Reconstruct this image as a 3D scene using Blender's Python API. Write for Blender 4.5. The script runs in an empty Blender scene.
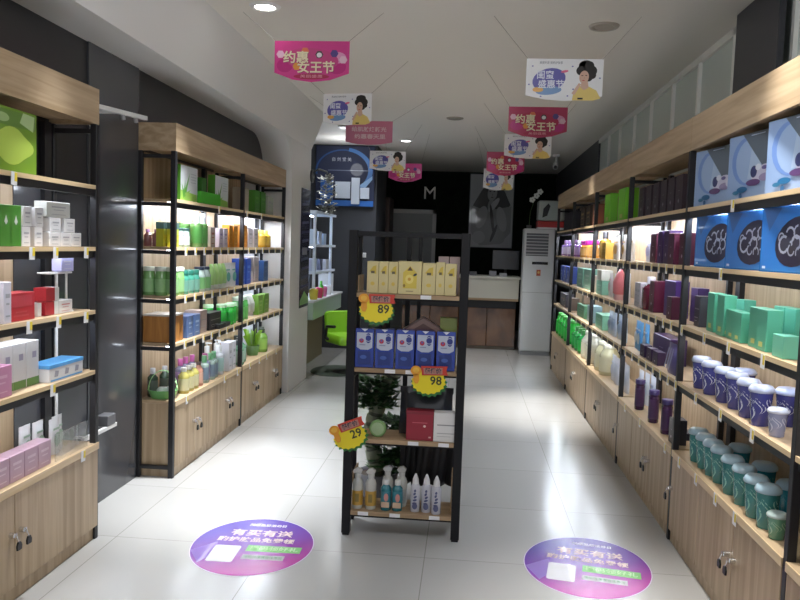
import bpy, math, random
from mathutils import Matrix, Vector
random.seed(7)
C = bpy.context.scene.collection
R = math.radians
PI = math.pi

# ------------------------------------------------------------------ materials
_m = {}
def mat(name, col, rough=0.5, metal=0.0, emit=0.0, alpha=1.0, trans=0.0, coat=0.0, spec=0.5, ecol=None):
    if name in _m: return _m[name]
    m = bpy.data.materials.new(name); m.use_nodes = True
    b = m.node_tree.nodes['Principled BSDF']
    b.inputs['Base Color'].default_value = (*col, 1)
    b.inputs['Roughness'].default_value = rough
    b.inputs['Metallic'].default_value = metal
    b.inputs['Specular IOR Level'].default_value = spec
    b.inputs['Coat Weight'].default_value = coat
    b.inputs['Transmission Weight'].default_value = trans
    b.inputs['Alpha'].default_value = alpha
    if emit:
        b.inputs['Emission Color'].default_value = (*(ecol or col), 1)
        b.inputs['Emission Strength'].default_value = emit
    _m[name] = m
    return m

def noisy(name, c1, c2, scale=(4, 4, 4), rough=0.5, detail=4, lo=0.35, hi=0.65, coat=0.0, bump=0.0, spec=0.5):
    """two colours mixed by a stretched noise"""
    if name in _m: return _m[name]
    m = bpy.data.materials.new(name); m.use_nodes = True
    nt = m.node_tree; b = nt.nodes['Principled BSDF']
    tc = nt.nodes.new('ShaderNodeTexCoord'); mp = nt.nodes.new('ShaderNodeMapping')
    geo = nt.nodes.new('ShaderNodeNewGeometry')
    mp.inputs['Scale'].default_value = scale
    nt.links.new(geo.outputs['Position'], mp.inputs['Vector'])
    n = nt.nodes.new('ShaderNodeTexNoise'); n.inputs['Scale'].default_value = 1; n.inputs['Detail'].default_value = detail
    n.inputs['Distortion'].default_value = 0.6
    nt.links.new(mp.outputs[0], n.inputs['Vector'])
    r = nt.nodes.new('ShaderNodeValToRGB')
    r.color_ramp.elements[0].position = lo; r.color_ramp.elements[0].color = (*c1, 1)
    r.color_ramp.elements[1].position = hi; r.color_ramp.elements[1].color = (*c2, 1)
    nt.links.new(n.outputs['Fac'], r.inputs['Fac']); nt.links.new(r.outputs[0], b.inputs['Base Color'])
    b.inputs['Roughness'].default_value = rough; b.inputs['Coat Weight'].default_value = coat
    b.inputs['Specular IOR Level'].default_value = spec
    if bump:
        bp = nt.nodes.new('ShaderNodeBump'); bp.inputs['Strength'].default_value = bump
        nt.links.new(n.outputs['Fac'], bp.inputs['Height']); nt.links.new(bp.outputs[0], b.inputs['Normal'])
    _m[name] = m
    return m

W1, W2 = (0.36, 0.255, 0.15), (0.51, 0.385, 0.25)
wood_y = noisy('oak_along_rack', W1, W2, (14, 1.1, 26), 0.42)
wood_v = noisy('oak_upright', W1, W2, (22, 22, 0.9), 0.42)
wood_x = noisy('oak_across', (0.30, 0.20, 0.11), (0.42, 0.29, 0.17), (1.5, 20, 26), 0.45)
wood_top = noisy('oak_shelf_top', (0.42, 0.30, 0.18), (0.55, 0.41, 0.26), (14, 1.1, 26), 0.4)
wood_edge = noisy('oak_edge_banding', (0.62, 0.46, 0.26), (0.74, 0.57, 0.36), (14, 1.5, 26), 0.4)
black = mat('black_powder_coat', (0.012, 0.012, 0.015), 0.45)
kblack = mat('kiosk_black_metal', (0.008, 0.008, 0.010), 0.55, spec=0.3)
white = mat('white_paint', (0.74, 0.74, 0.73), 0.45)
paper = mat('white_card', (0.80, 0.80, 0.82), 0.5)
yel = mat('yellow_card', (0.80, 0.62, 0.06), 0.5)
chrome = mat('chrome', (0.75, 0.75, 0.76), 0.2, 1.0)
keyblack = mat('black_key_plastic', (0.01, 0.01, 0.01), 0.4)

# ------------------------------------------------------------------ mesh builder
class M:
    def __init__(s): s.v = []; s.f = []; s.fm = []; s.mats = []; s.sm = []
    def mi(s, m):
        if m not in s.mats: s.mats.append(m)
        return s.mats.index(m)
    def add(s, vs, fs, m, smooth=False):
        o = len(s.v); s.v += [tuple(p) for p in vs]; k = s.mi(m)
        for f in fs: s.f.append([o + i for i in f]); s.fm.append(k); s.sm.append(smooth)
        return s
    def box(s, x0, x1, y0, y1, z0, z1, m):
        vs = [(x0,y0,z0),(x1,y0,z0),(x1,y1,z0),(x0,y1,z0),(x0,y0,z1),(x1,y0,z1),(x1,y1,z1),(x0,y1,z1)]
        return s.add(vs, [(0,3,2,1),(4,5,6,7),(0,1,5,4),(1,2,6,5),(2,3,7,6),(3,0,4,7)], m)
    def cbox(s, cx, cy, w, d, z0, z1, m): return s.box(cx-w/2, cx+w/2, cy-d/2, cy+d/2, z0, z1, m)
    def poly(s, pts, m): return s.add(pts, [list(range(len(pts)))], m)
    def fpoly(s, xz, y, m):                       # polygon facing -Y
        return s.add([(a, y, b) for a, b in xz], [list(range(len(xz)))], m)
    def frect(s, x0, x1, z0, z1, y, m): return s.fpoly([(x0,z0),(x1,z0),(x1,z1),(x0,z1)], y, m)
    def fdisc(s, cx, cz, rx, rz, y, m, n=20, a0=0, a1=360, tilt=0):
        t = R(tilt); pts = []
        for i in range(n):
            a = R(a0 + (a1-a0)*i/(n if a1-a0 == 360 else n-1)); u, w = rx*math.cos(a), rz*math.sin(a)
            pts.append((cx + u*math.cos(t) - w*math.sin(t), cz + u*math.sin(t) + w*math.cos(t)))
        return s.fpoly(pts, y, m)
    def farc(s, cx, cz, r0, r1, a0, a1, y, m, n=14, sx=1):
        vs = []; fs = []
        for i in range(n+1):
            a = R(a0 + (a1-a0)*i/n)
            vs += [(cx+sx*r0*math.cos(a), y, cz+r0*math.sin(a)), (cx+sx*r1*math.cos(a), y, cz+r1*math.sin(a))]
        for i in range(n): fs.append((2*i, 2*i+1, 2*i+3, 2*i+2))
        return s.add(vs, fs, m)
    def prism(s, xz, y0, y1, m, msides=None):     # outline in x,z swept along y
        n = len(xz); vs = [(a, y0, b) for a, b in xz] + [(a, y1, b) for a, b in xz]
        s.add(vs, [list(range(n)), list(range(2*n-1, n-1, -1))], m)
        return s.add(vs, [(i, i+n, (i+1) % n + n, (i+1) % n) for i in range(n)], msides or m)
    def lathe(s, prof, m, cx=0, cy=0, n=16, sx=1, sy=1, z0=0, cap=True, rot=0):
        vs = []; fs = []
        for r, z in prof:
            for i in range(n):
                a = 2*PI*i/n + rot; vs.append((cx + sx*r*math.cos(a), cy + sy*r*math.sin(a), z0+z))
        for k in range(len(prof)-1):
            for i in range(n):
                j = (i+1) % n; fs.append((k*n+i, k*n+j, (k+1)*n+j, (k+1)*n+i))
        s.add(vs, fs, m, True)
        if cap:
            o = len(vs) - n
            s.add(vs[:n], [list(range(n-1, -1, -1))], m); s.add(vs[o:], [list(range(n))], m)
        return s
    def tube(s, p, q, r, m, n=8, r2=None):
        p, q = Vector(p), Vector(q); d = (q-p).normalized()
        u = d.orthogonal().normalized(); w = d.cross(u); r2 = r if r2 is None else r2
        vs = [p + r*(u*math.cos(2*PI*i/n) + w*math.sin(2*PI*i/n)) for i in range(n)] + \
             [q + r2*(u*math.cos(2*PI*i/n) + w*math.sin(2*PI*i/n)) for i in range(n)]
        s.add(vs, [(i, (i+1) % n, (i+1) % n+n, i+n) for i in range(n)], m, True)
        return s.add(vs, [list(range(n-1, -1, -1)), list(range(n, 2*n))], m)
    def path(s, pts, r, m, n=8):
        for a, b in zip(pts, pts[1:]): s.tube(a, b, r, m, n)
        return s
    def text(s, t, size, x, z, y, m, w=None, bold=0.0, shear=0.0, ext=0.0003):
        me = text_mesh(t, size, bold, shear, ext)
        xs = [v.co.x for v in me.vertices]
        if not xs: return s
        k = 1.0
        if w: k = w/(max(xs)-min(xs))
        s.add([(x+v.co.x*k, y - v.co.z, z+v.co.y) for v in me.vertices], [list(p.vertices) for p in me.polygons], m)
        return s
    def tf(s, mx, start=0):
        s.v[start:] = [tuple(mx @ Vector(p)) for p in s.v[start:]]
        return s
    def build(s, name, parent=None, loc=(0,0,0), rz=0, bevel=0.0, seg=1):
        me = bpy.data.meshes.new(name); me.from_pydata(s.v, [], s.f)
        for m in s.mats: me.materials.append(m)
        me.polygons.foreach_set('material_index', s.fm); me.polygons.foreach_set('use_smooth', s.sm)
        me.update()
        o = bpy.data.objects.new(name, me); C.objects.link(o)
        o.location = loc; o.rotation_euler = (0, 0, rz)
        if parent: o.parent = parent
        if bevel:
            b = o.modifiers.new('bevel', 'BEVEL'); b.width = bevel; b.segments = seg; b.limit_method = 'ANGLE'; b.angle_limit = R(50)
        return o

_t = {}
def text_mesh(t, size, bold, shear, ext):
    k = (t, size, bold, shear, ext)
    if k in _t: return _t[k]
    cu = bpy.data.curves.new('lettering', 'FONT'); cu.body = t; cu.size = size; cu.align_x = 'CENTER'; cu.align_y = 'CENTER'
    cu.extrude = ext; cu.offset = bold; cu.shear = shear; cu.resolution_u = 2
    o = bpy.data.objects.new('lettering', cu); C.objects.link(o)
    dg = bpy.context.evaluated_depsgraph_get()
    me = bpy.data.meshes.new_from_object(o.evaluated_get(dg))
    bpy.data.objects.remove(o); _t[k] = me
    return me

def empty(name, loc=(0,0,0), rz=0):
    o = bpy.data.objects.new(name, None); C.objects.link(o); o.location = loc; o.rotation_euler = (0,0,rz); o.empty_display_size = 0.05
    return o
def tag(o, label, cat, group=None):
    o['label'] = label; o['category'] = cat
    if group: o['group'] = group
    return o
def struct(o): o['kind'] = 'structure'; return o
def dup(root, loc=None, rz=None):
    r = root.copy(); C.objects.link(r)
    if loc is not None: r.location = loc
    if rz is not None: r.rotation_euler = (0, 0, rz)
    for ch in list(root.children):
        c = ch.copy(); C.objects.link(c); c.parent = r
        for g in list(ch.children):
            d = g.copy(); C.objects.link(d); d.parent = c
    return r

XL, XR, WL, WR = -1.845, 1.148, -2.095, 1.41
H, HB = 2.273, 2.10
SH = [1.80, 1.495, 1.18, 0.875, 0.50]          # shelf tops from the top one down to the cabinet top

# ------------------------------------------------------------------ room shell
def tile_floor():
    m = bpy.data.materials.new('polished_cream_tile'); m.use_nodes = True
    nt = m.node_tree; b = nt.nodes['Principled BSDF']
    g = nt.nodes.new('ShaderNodeNewGeometry'); mp = nt.nodes.new('ShaderNodeMapping')
    mp.inputs['Location'].default_value = (0.155, 0.35, 0); nt.links.new(g.outputs['Position'], mp.inputs[0])
    br = nt.nodes.new('ShaderNodeTexBrick'); br.offset = 0; br.inputs['Scale'].default_value = 1
    br.inputs['Brick Width'].default_value = 0.8; br.inputs['Row Height'].default_value = 0.8
    br.inputs['Mortar Size'].default_value = 0.0022; br.inputs['Mortar Smooth'].default_value = 0.1
    br.inputs['Color1'].default_value = (0.43, 0.425, 0.41, 1); br.inputs['Color2'].default_value = (0.405, 0.40, 0.385, 1)
    br.inputs['Mortar'].default_value = (0.25, 0.24, 0.225, 1)
    nt.links.new(mp.outputs[0], br.inputs['Vector']); nt.links.new(br.outputs['Color'], b.inputs['Base Color'])
    n = nt.nodes.new('ShaderNodeTexNoise'); n.inputs['Scale'].default_value = 5
    mr = nt.nodes.new('ShaderNodeMapRange'); mr.inputs['To Min'].default_value = 0.13; mr.inputs['To Max'].default_value = 0.24
    nt.links.new(g.outputs['Position'], n.inputs['Vector']); nt.links.new(n.outputs['Fac'], mr.inputs['Value']); nt.links.new(mr.outputs[0], b.inputs['Roughness'])
    return m
struct(M().box(-4.6, 2.4, -1.5, 14.7, -0.08, 0, tile_floor()).build('floor'))
ceil_m = mat('ceiling_paint', (0.72, 0.69, 0.64), 0.7)
struct(M().box(-4.6, 2.4, -1.5, 14.7, 3.0, 3.1, ceil_m).build('ceiling'))
darkwall = noisy('black_wall_panel', (0.018, 0.018, 0.020), (0.024, 0.024, 0.026), (3, 3, 3), 0.35)
greypanel = mat('glossy_grey_panel', (0.060, 0.062, 0.070), 0.22, coat=0.3)
wl = M().box(-2.30, WL, -1.5, 7.52, 0, 3.0, darkwall); struct(wl.build('wall_left'))
w = M(); w.box(WL, WL+0.012, 3.98, 4.60, 0, 2.6, greypanel); w.box(WL, WL+0.008, 3.30, 3.97, 0, 1.80, greypanel)
struct(w.build('trim_1'))
# arched white soffit with its end column: an outline in y,z with a rounded inner corner, leaning face above
soff = mat('soffit_white', (0.72, 0.71, 0.69), 0.5)
s = M()
def arch():
    yc, zc, r = 7.55, 2.60, 0.42
    inner = [(-1.5, zc)] + [(yc - r + r*math.sin(R(a)), zc - r + r*math.cos(R(a))) for a in range(0, 91, 9)] + [(yc, 0)]
    ye = 8.45
    # front face strips (x=-1.80 below, leaning to -1.65 at the ceiling)
    top = 3.0
    n = len(inner)
    def fx(z): return -1.80 + 0.15*max(0, (z-2.60)/0.40)
    vs = []; fs = []
    outer = []
    for y, z in inner:
        if z >= zc - 1e-6: outer.append((y, top))
        elif z > zc - r + 1e-6: outer.append((yc + (ye-yc)*(zc-z)/r, top if False else top))
        else: outer.append((ye, z))
    # soffit underside and column jamb (swept from the wall to the front face)
    for y, z in inner: vs += [(fx(z), y, z), (-2.30, y, z)]
    for i in range(n-1): fs.append((2*i, 2*i+1, 2*i+3, 2*i+2))
    s.add(vs, fs, soff, True)
    # leaning band above the opening
    s.add([(-1.80,-1.5,2.6),(-1.80,ye,2.6),(-1.65,ye,3.0),(-1.65,-1.5,3.0)], [(0,1,2,3)], soff)
    # column front with the rounded corner
    cv = [(-1.80, y, z) for y, z in inner[1:]] + [(-1.80, ye, 0), (-1.80, ye, 2.6)]
    s.add(cv, [list(range(len(cv)))], soff)
    s.add([(-1.80,ye,0),(-2.30,ye,0),(-2.30,ye,3),(-1.65,ye,3),(-1.80,ye,2.6)], [(0,1,2,3,4)], soff)
arch()
struct(s.build('trim_2'))
# room beyond the column
struct(M().box(-4.6, -4.5, 8.45, 14.7, 0, 3, mat('olive_wall', (0.30, 0.28, 0.20), 0.6)).box(-4.6, -2.30, 8.30, 8.44, 0, 3, soff).build('wall_beyond_column'))
bwall = noisy('black_back_wall', (0.004, 0.006, 0.004), (0.008, 0.013, 0.008), (9, 9, 9), 0.8, spec=0.15)
struct(M().box(-4.6, 2.4, 14.5, 14.7, 0, 3, bwall).build('wall_back'))
# dark partition that carries the blue display
part = mat('dark_partition', (0.035, 0.038, 0.046), 0.45)
pw = M().box(-4.5, -1.36, 11.0, 11.12, 0, 3, part); pw.box(-1.48, -1.36, 11.12, 12.3, 0, 3, part)
struct(pw.build('wall_partition'))
# right wall: frosted glass panels in pale frames, dark wall behind the racks and at the far end
struct(M().box(1.64, 1.80, -1.5, 9.95, 0, 2.05, darkwall).box(1.63, 1.80, 9.95, 14.5, 0, 3, mat('dark_slate_wall', (0.045, 0.047, 0.055), 0.5)).build('wall_right'))
frost = mat('frosted_glass', (0.52, 0.58, 0.55), 0.35, coat=0.2)
frame_m = mat('pale_aluminium', (0.75, 0.75, 0.72), 0.35)
mull = [2.2, 3.1, 4.13, 5.02, 5.757, 6.457, 7.199, 7.894, 8.627, 9.278, 9.95]
for i, (a, b) in enumerate(zip(mull, mull[1:])):
    wdw = empty('window_%d' % (i+1), (1.64, a, 2.05)); struct(wdw)
    g = M().box(0.012, 0.03, 0, b-a, 0, 0.95, frost).build('glass_pane', wdw)
    f = M().box(-0.012, 0.012, -0.018, 0.018, 0, 0.95, frame_m).box(-0.012, 0.012, -0.018, b-a+0.018, 0.90, 0.95, frame_m).box(-0.012, 0.012, -0.018, b-a+0.018, 0, 0.03, frame_m)
    f.build('window_frame', wdw)
bd = M().box(1.55, 1.585, 4.11, 4.755, 2.28, 2.995, mat('black_board', (0.028, 0.028, 0.036), 0.4)).build('board', bevel=0.004)
tag(bd, 'tall black board leaning against the frosted panels above the right racks', 'board')

# ------------------------------------------------------------------ racks
def lock(parent, x, y, z, d, key=True):
    l = M(); l.tube((x, y, z), (x+d*0.022, y, z), 0.011, chrome, 12); l.box(min(x, x+d*0.03), max(x, x+d*0.03), y-0.0025, y+0.0025, z-0.012, z+0.012, chrome)
    l.build('lock', parent)
    if key:
        k = M(); k.tube((x+d*0.030, y, z), (x+d*0.034, y+0.008, z-0.03), 0.0025, chrome, 6)
        k.prism([(-0.014, -0.018), (0.014, -0.018), (0.016, 0.0), (0.008, 0.016), (-0.008, 0.016), (-0.016, 0.0)], -0.004, 0.004, keyblack)
        st = len(k.v) - 24
        mx = Matrix.Translation((x+d*0.034, y+0.010, z-0.045)) @ Matrix.Rotation(PI/2, 4, 'Z')
        k.v[st:] = [tuple(mx @ Vector(p)) for p in k.v[st:]]
        k.build('key', parent)
led = mat('led_strip', (0.80, 0.88, 1.0), 0.5, emit=70.0)
led_d = mat('led_strip_dim', (0.80, 0.88, 1.0), 0.5, emit=20.0)
def rack(side, y0, y1, label, near_post=True, far_post=False, back='full', leds=(0,), key='both', dim=(), splits=2, side_panel=False, bpf=0.80):
    xf, xb, d = (XL, WL, 1) if side == 'L' else (XR, WR, -1)
    root = empty('display_rack', (xf, y0, 0)); tag(root, label, 'display rack', 'oak and black steel racks along the walls')
    L = y1 - y0; D = abs(xb-xf)
    def X(a): return -d*a            # a = depth behind the front plane
    def bx(m, a0, a1, b0, b1, z0, z1, mt): xs = sorted((X(a0), X(a1))); return m.box(xs[0], xs[1], b0, b1, z0, z1, mt)
    # header: front board, end boards, bottom board
    h = M(); bx(h, 0, 0.02, 0.002, L-0.002, HB, H, wood_y); bx(h, 0.02, D, 0.002, 0.022, HB, H, wood_y); bx(h, 0.02, D, L-0.022, L-0.002, HB, H, wood_y)
    bx(h, 0.02, D, 0.022, L-0.022, HB+0.02, HB+0.04, wood_y); bx(h, 0.02, D, 0.022, L-0.022, H-0.02, H, wood_y)
    h.build('header_board', root)
    ps = ([0.0] if near_post else []) + ([L-0.03] if far_post else [])
    for y in ps:
        p = M(); bx(p, 0.0, 0.032, y, y+0.032, 0, HB, black); p.build('post', root, bevel=0.002)
        p = M(); bx(p, D-0.03, D-0.004, y, y+0.032, 0, HB, black); p.build('post', root, bevel=0.002)
        for z in SH[:4] + [HB, 0.10]:
            p = M(); bx(p, 0.032, D-0.03, y+0.006, y+0.026, z-0.045, z-0.022, black); p.build('side_rail', root)
    p = M(); bx(p, D-0.03, D-0.004, L*bpf-0.03, L*bpf+0.03, 0.5, HB, black); p.build('back_post', root)
    for k, z in enumerate(SH[:4]):
        sf = M(); bx(sf, 0.006, D-0.03, 0.033, L-0.002, z-0.018, z, wood_top); bx(sf, 0.002, 0.006, 0.033, L-0.002, z-0.019, z+0.001, wood_edge)
        so = sf.build('shelf', root)
        rl = M(); bx(rl, 0.012, 0.032, 0.033, L-0.002, z-0.052, z-0.019, black); rl.build('shelf_rail', so)
        if k in leds or k in dim:
            ls = M(); bx(ls, 0.05, 0.075, 0.06, L-0.03, z-0.032, z-0.0185, led if k in leds else led_d); ls.build('light_strip', so)
    zb = SH[4]
    if back == 'full':
        bp = M(); bx(bp, D-0.003, D+0.002, 0.02, L, 0.48, HB, wood_v); bp.build('back_panel', root)
    elif back is not None:
        bp = M()
        for a, b, mt in back: bx(bp, D-0.003, D+0.002, a, b, 0.48, HB if mt is not wood_v or side_panel else 1.80, mt)
        bp.build('back_panel', root)
    cb = M(); bx(cb, 0.012, D-0.005, 0.034, L-0.003, 0.0, 0.479, wood_v); cb.build('cabinet_body', root)
    ct = M(); bx(ct, 0.0, D-0.004, 0.033, L-0.001, zb-0.02, zb, wood_top); bx(ct, -0.006, 0.0, 0.033, L-0.001, zb-0.035, zb+0.001, wood_edge)
    ct.build('cabinet_top', root, bevel=0.0015)
    n = splits; a = 0.036; wd = (L-0.04)/n
    for i in range(n):
        dr = M(); bx(dr, -0.001, 0.012, a+i*wd+0.002, a+(i+1)*wd-0.002, 0.065, zb-0.037, wood_v); do = dr.build('door', root, bevel=0.0015)
        yy = a+(i+1)*wd-0.035 if i % 2 == 0 else a+i*wd+0.035
        lock(do, X(-0.001), yy, 0.30, d, key in ('both', 'odd') and (key == 'both' or i % 2 == 0))
    return root
greyback = mat('grey_back_glass', (0.05, 0.052, 0.06), 0.2)
paleback = mat('pale_back_panel', (0.60, 0.64, 0.72), 0.4)
RK = {}
RK['LN'] = 'near left rack'; RK['LM'] = 'middle left rack'; RK['LF'] = 'far left rack'
RK['R1'] = 'nearest right rack'; RK['R2'] = 'second right rack'; RK['R3'] = 'third right rack'; RK['R4'] = 'fourth right rack'; RK['R5'] = 'fifth right rack'
rack('L', 2.17, 3.629, 'oak rack with grey dark back at the left edge of the photo', True, True, back=[(0.02, 1.33, wood_v)], leds=(), dim=(0, 1, 2, 3), bpf=0.945)
rack('L', 4.612, 6.065, 'middle left oak rack beside the grey wall panel, bright strip light under top shelf', True, False, leds=(0,), dim=(1, 2, 3), splits=4)
rack('L', 6.065, 7.482, 'far left oak rack against the rounded white column', True, True, back=[(0.02, 0.75, wood_v), (0.80, 1.40, paleback)], leds=(0,), dim=(1, 2, 3), splits=4, side_panel=True, bpf=0.86)
YR_ = [1.20, 2.650, 4.109, 5.567, 7.044, 8.496, 9.95]
lab = ['right rack cut off by the right edge of the photo', 'nearest right rack, holding blue gift boxes, cups and green cartons', 'second right rack, filled with purple boxes', 'third right rack, with lime green boxes on top', 'fourth right rack, with orange magenta-capped bottles', 'fifth right rack, farthest, beside the white air conditioner']
for i in range(6):
    rack('R', YR_[i], YR_[i+1], lab[i], True, i == 5, leds=() if i == 0 else (0,), dim=(1, 2, 3) if i > 1 else (1, 2), bpf=0.90, splits=3 if i in (1, 2) else 2)

# ------------------------------------------------------------------ product makers (front faces -Y)
_c = {}
def col(c, rough=0.4, coat=0.15):
    k = 'c_%.3f_%.3f_%.3f_%.2f' % (*c, rough)
    return mat(k, c, rough, coat=coat)
def glassy(c, alpha=0.75):
    return mat('clear_%.2f_%.2f_%.2f' % c, c, 0.12, trans=0.5, coat=0.3)
def carton(w, d, h, tone, print_c=None, art=None, rough=0.4, name='carton', **k):
    o = M().cbox(0, 0, w, d, 0, h, col(tone, rough)).build(name, bevel=min(0.0015, w*0.03))
    if print_c is not None or art:
        a = M(); y = -d/2 - 0.0008
        if art: art(a, w, h, y, **k)
        else:
            pc = col(print_c, rough)
            a.frect(-w*0.40, w*0.40, h*0.50, h*0.90, y, pc); a.frect(-w*0.28, w*0.28, h*0.15, h*0.22, y, pc); a.frect(-w*0.20, w*0.20, h*0.29, h*0.34, y, pc)
        a.build('front_print', o)
    return o
def bottle(r, h, c, cc, lc=None, cap=0.18, neck=0.45, sq=1.0, name='bottle', sh=0.66, capr=None, pump=False):
    hb = h*(1-cap); R1 = r*neck
    b = M().lathe([(r*0.92, 0), (r, h*0.02), (r, h*sh), (r*0.93, h*(sh+0.03)), (R1*1.1, hb*0.97), (R1, hb)], col(c, 0.25, 0.4) if not isinstance(c, bpy.types.Material) else c, n=14, sy=sq)
    o = b.build(name)
    cr = capr or R1*1.15
    k = M().lathe([(cr, hb), (cr, h*0.985), (cr*0.9, h)], col(cc, 0.35), n=12)
    if pump:
        k.lathe([(r*0.12, h), (r*0.12, h*1.08)], col(cc, 0.35), n=8); k.box(-r*0.2, r*0.2, -r*1.0, r*0.25, h*1.08, h*1.12, col(cc, 0.35))
    k.build('cap', o)
    if lc is not None:
        l = M().lathe([(r*1.012, h*0.12), (r*1.012, h*(sh-0.08))], col(lc, 0.4), n=14, sy=sq, cap=False); l.build('wrap_label', o)
    return o
def tubeb(r, h, c, cc, name='cream_tube'):
    o = M().lathe([(r*0.8, 0.18*h), (r, 0.22*h), (r*1.05, 0.6*h)], col(c, 0.35), n=14, cap=True)
    n = 14; vs = []; fs = []
    for k, (sx, sy, z) in enumerate([(1.05, 1.05, 0.6), (1.1, 0.6, 0.85), (1.15, 0.08, 1.0)]):
        for i in range(n): a = 2*PI*i/n; vs.append((r*sx*math.cos(a), r*sy*math.sin(a), h*z))
    for k in range(2):
        for i in range(n): j = (i+1) % n; fs.append((k*n+i, k*n+j, (k+1)*n+j, (k+1)*n+i))
    o.add(vs, fs, col(c, 0.35), True)
    o = o.build(name)
    M().lathe([(r*0.82, 0), (r*0.8, 0.18*h)], col(cc, 0.3), n=14).build('cap', o)
    return o
def pouch(w, h, c, pc=None, name='pouch', t=0.035):
    m = col(c, 0.3, 0.4); vs = []; fs = []; n = 6; rows = [(0, 1.0, t*0.9), (0.12, 1.02, t), (0.5, 0.98, t*0.8), (0.85, 0.97, t*0.25), (0.88, 1.0, 0.003), (1.0, 1.0, 0.003)]
    for zf, wf, th in rows:
        for sgn in (-1, 1):
            for i in range(n+1):
                u = (i/n - .5)*2; vs.append((w/2*wf*u*sgn*-1, sgn*th/2*(1-0.9*abs(u)**2.5), h*zf + 0.0015*math.sin(i*2.1+zf*9)))
    k = 2*(n+1)
    for r_ in range(len(rows)-1):
        for i in range(k): j = (i+1) % k; fs.append((r_*k+i, r_*k+j, (r_+1)*k+j, (r_+1)*k+i))
    mm = M().add(vs, fs, m, True); mm.add(vs[:k], [list(range(k-1, -1, -1))], m); mm.add(vs[-k:], [list(range(k))], m)
    o = mm.build(name)
    if pc is not None:
        M().fdisc(0, h*0.42, w*0.32, h*0.2, -t/2-0.001, col(pc)).frect(-w*0.3, w*0.3, h*0.68, h*0.74, -t*0.32-0.0015, col(pc)).build('front_print', o)
    return o
def cup(r, h, c, lid, pc, name='lidded_cup', lens=True):
    o = M().lathe([(r*0.72, 0), (r*0.75, h*0.02), (r*0.97, h*0.84)], glass_cup(c), n=20).build(name)
    l = M().lathe([(r*1.02, h*0.82), (r*1.08, h*0.84), (r*1.08, h*0.89), (r*1.0, h*0.93), (r*0.85, h*0.985), (r*0.5, h*1.0)], col(lid, 0.3, 0.4), n=20); l.build('lid', o)
    p = M(); n = 20
    # pale flame-shaped print wrapped on the cup wall
    for a0, zz, ww, hh in ((-95, 0.40, 60, 0.30), (-165, 0.50, 34, 0.20), (-25, 0.50, 34, 0.20), (-85, 0.62, 24, 0.10), (170, 0.42, 40, 0.28), (40, 0.42, 40, 0.28), (100, 0.42, 50, 0.28)):
        vs = []; fs = []
        K = 12
        for i in range(K+1):
            f = i/K; wdt = ww*math.sin(PI*f)**0.6*(0.55+0.45*f); z = h*(zz + hh*(f-0.5)*2); rr = r*(0.735+0.25*(z/h)) + 0.0008
            for sg in (-1, 1):
                for t_ in (1.0, 0.55): a = R(a0 + sg*wdt*t_*0.6 + 22*math.sin(PI*1.6*f)); vs.append((rr*math.cos(a), rr*math.sin(a), z))
        for i in range(K): fs += [(4*i, 4*i+1, 4*i+5, 4*i+4), (4*i+2, 4*i+3, 4*i+7, 4*i+6)]
        p.add(vs, fs, col(pc, 0.4))
    p.build('wrap_print', o)
    return o
def glass_cup(c): return mat('cup_%.2f_%.2f_%.2f' % c, c, 0.22, coat=0.5)

NUMS = ['second', 'third', 'fourth', 'fifth', 'sixth', 'seventh', 'eighth', 'ninth', 'tenth']
def ordl(i, n):
    if n == 1: return ''
    if i == 0: return 'leftmost '
    if i == n-1: return 'rightmost '
    return NUMS[i-1] + ' from left '
SHN = ['top shelf', 'second shelf', 'third shelf', 'fourth shelf', 'cabinet top']
def rackrow(rk, k, proto, desc, cat, items, what='', grp=None):
    """items: (y, inset) or (y, inset, dz, drot); ordered left to right in the photo"""
    side = rk[0]; n = len(items)
    for i, it in enumerate(items):
        y, a = it[0], it[1]; dz = it[2] if len(it) > 2 else 0; dr = it[3] if len(it) > 3 else 0
        x = XL - a if side == 'L' else XR + a
        o = proto if i == 0 else dup(proto)
        o.location = (x, y, SH[k] + 0.0012 + dz); o.rotation_euler = (0, 0, (PI/2 if side == 'L' else -PI/2) + R(dr))
        tag(o, (ordl(i, n) + desc + ', ' + SHN[k] + ' of ' + RK[rk]), cat, (desc + ' on ' + SHN[k] + ' of ' + RK[rk]) if n > 1 else None)
# ------------------------------------------------------------------ printed fronts
def art_aloe(a, w, h, y):
    g = col((0.10, 0.33, 0.05)); lg = col((0.30, 0.55, 0.10))
    a.frect(-w*0.49, w*0.49, h*0.01, h*0.99, y, col((0.62, 0.66, 0.68))); y2 = y-0.0006
    a.fpoly([(-w*0.49, h*0.02), (w*0.49, h*0.02), (w*0.45, h*0.22), (-w*0.49, h*0.30)], y2, lg)
    for t, L_ in ((60, 0.95), (85, 0.55), (25, 0.6), (120, 0.5)):
        ca, sa = math.cos(R(t)), math.sin(R(t)); b = w*0.07; L2 = L_*h*0.85; x0, z0 = -w*0.28, h*0.12
        a.fpoly([(max(-w*.49, x0-b*sa), z0+b*ca), (max(-w*.49, x0+b*sa), z0-b*ca), (max(-w*.49, min(w*0.48, x0+ca*L2)), z0+sa*L2)][::1], y2-0.0006, g if t != 25 else lg)
    for i in range(4): a.frect(w*0.08, w*0.40, h*(0.78-i*0.08), h*(0.80-i*0.08), y2-0.0006, col((0.40, 0.44, 0.48)))
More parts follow.
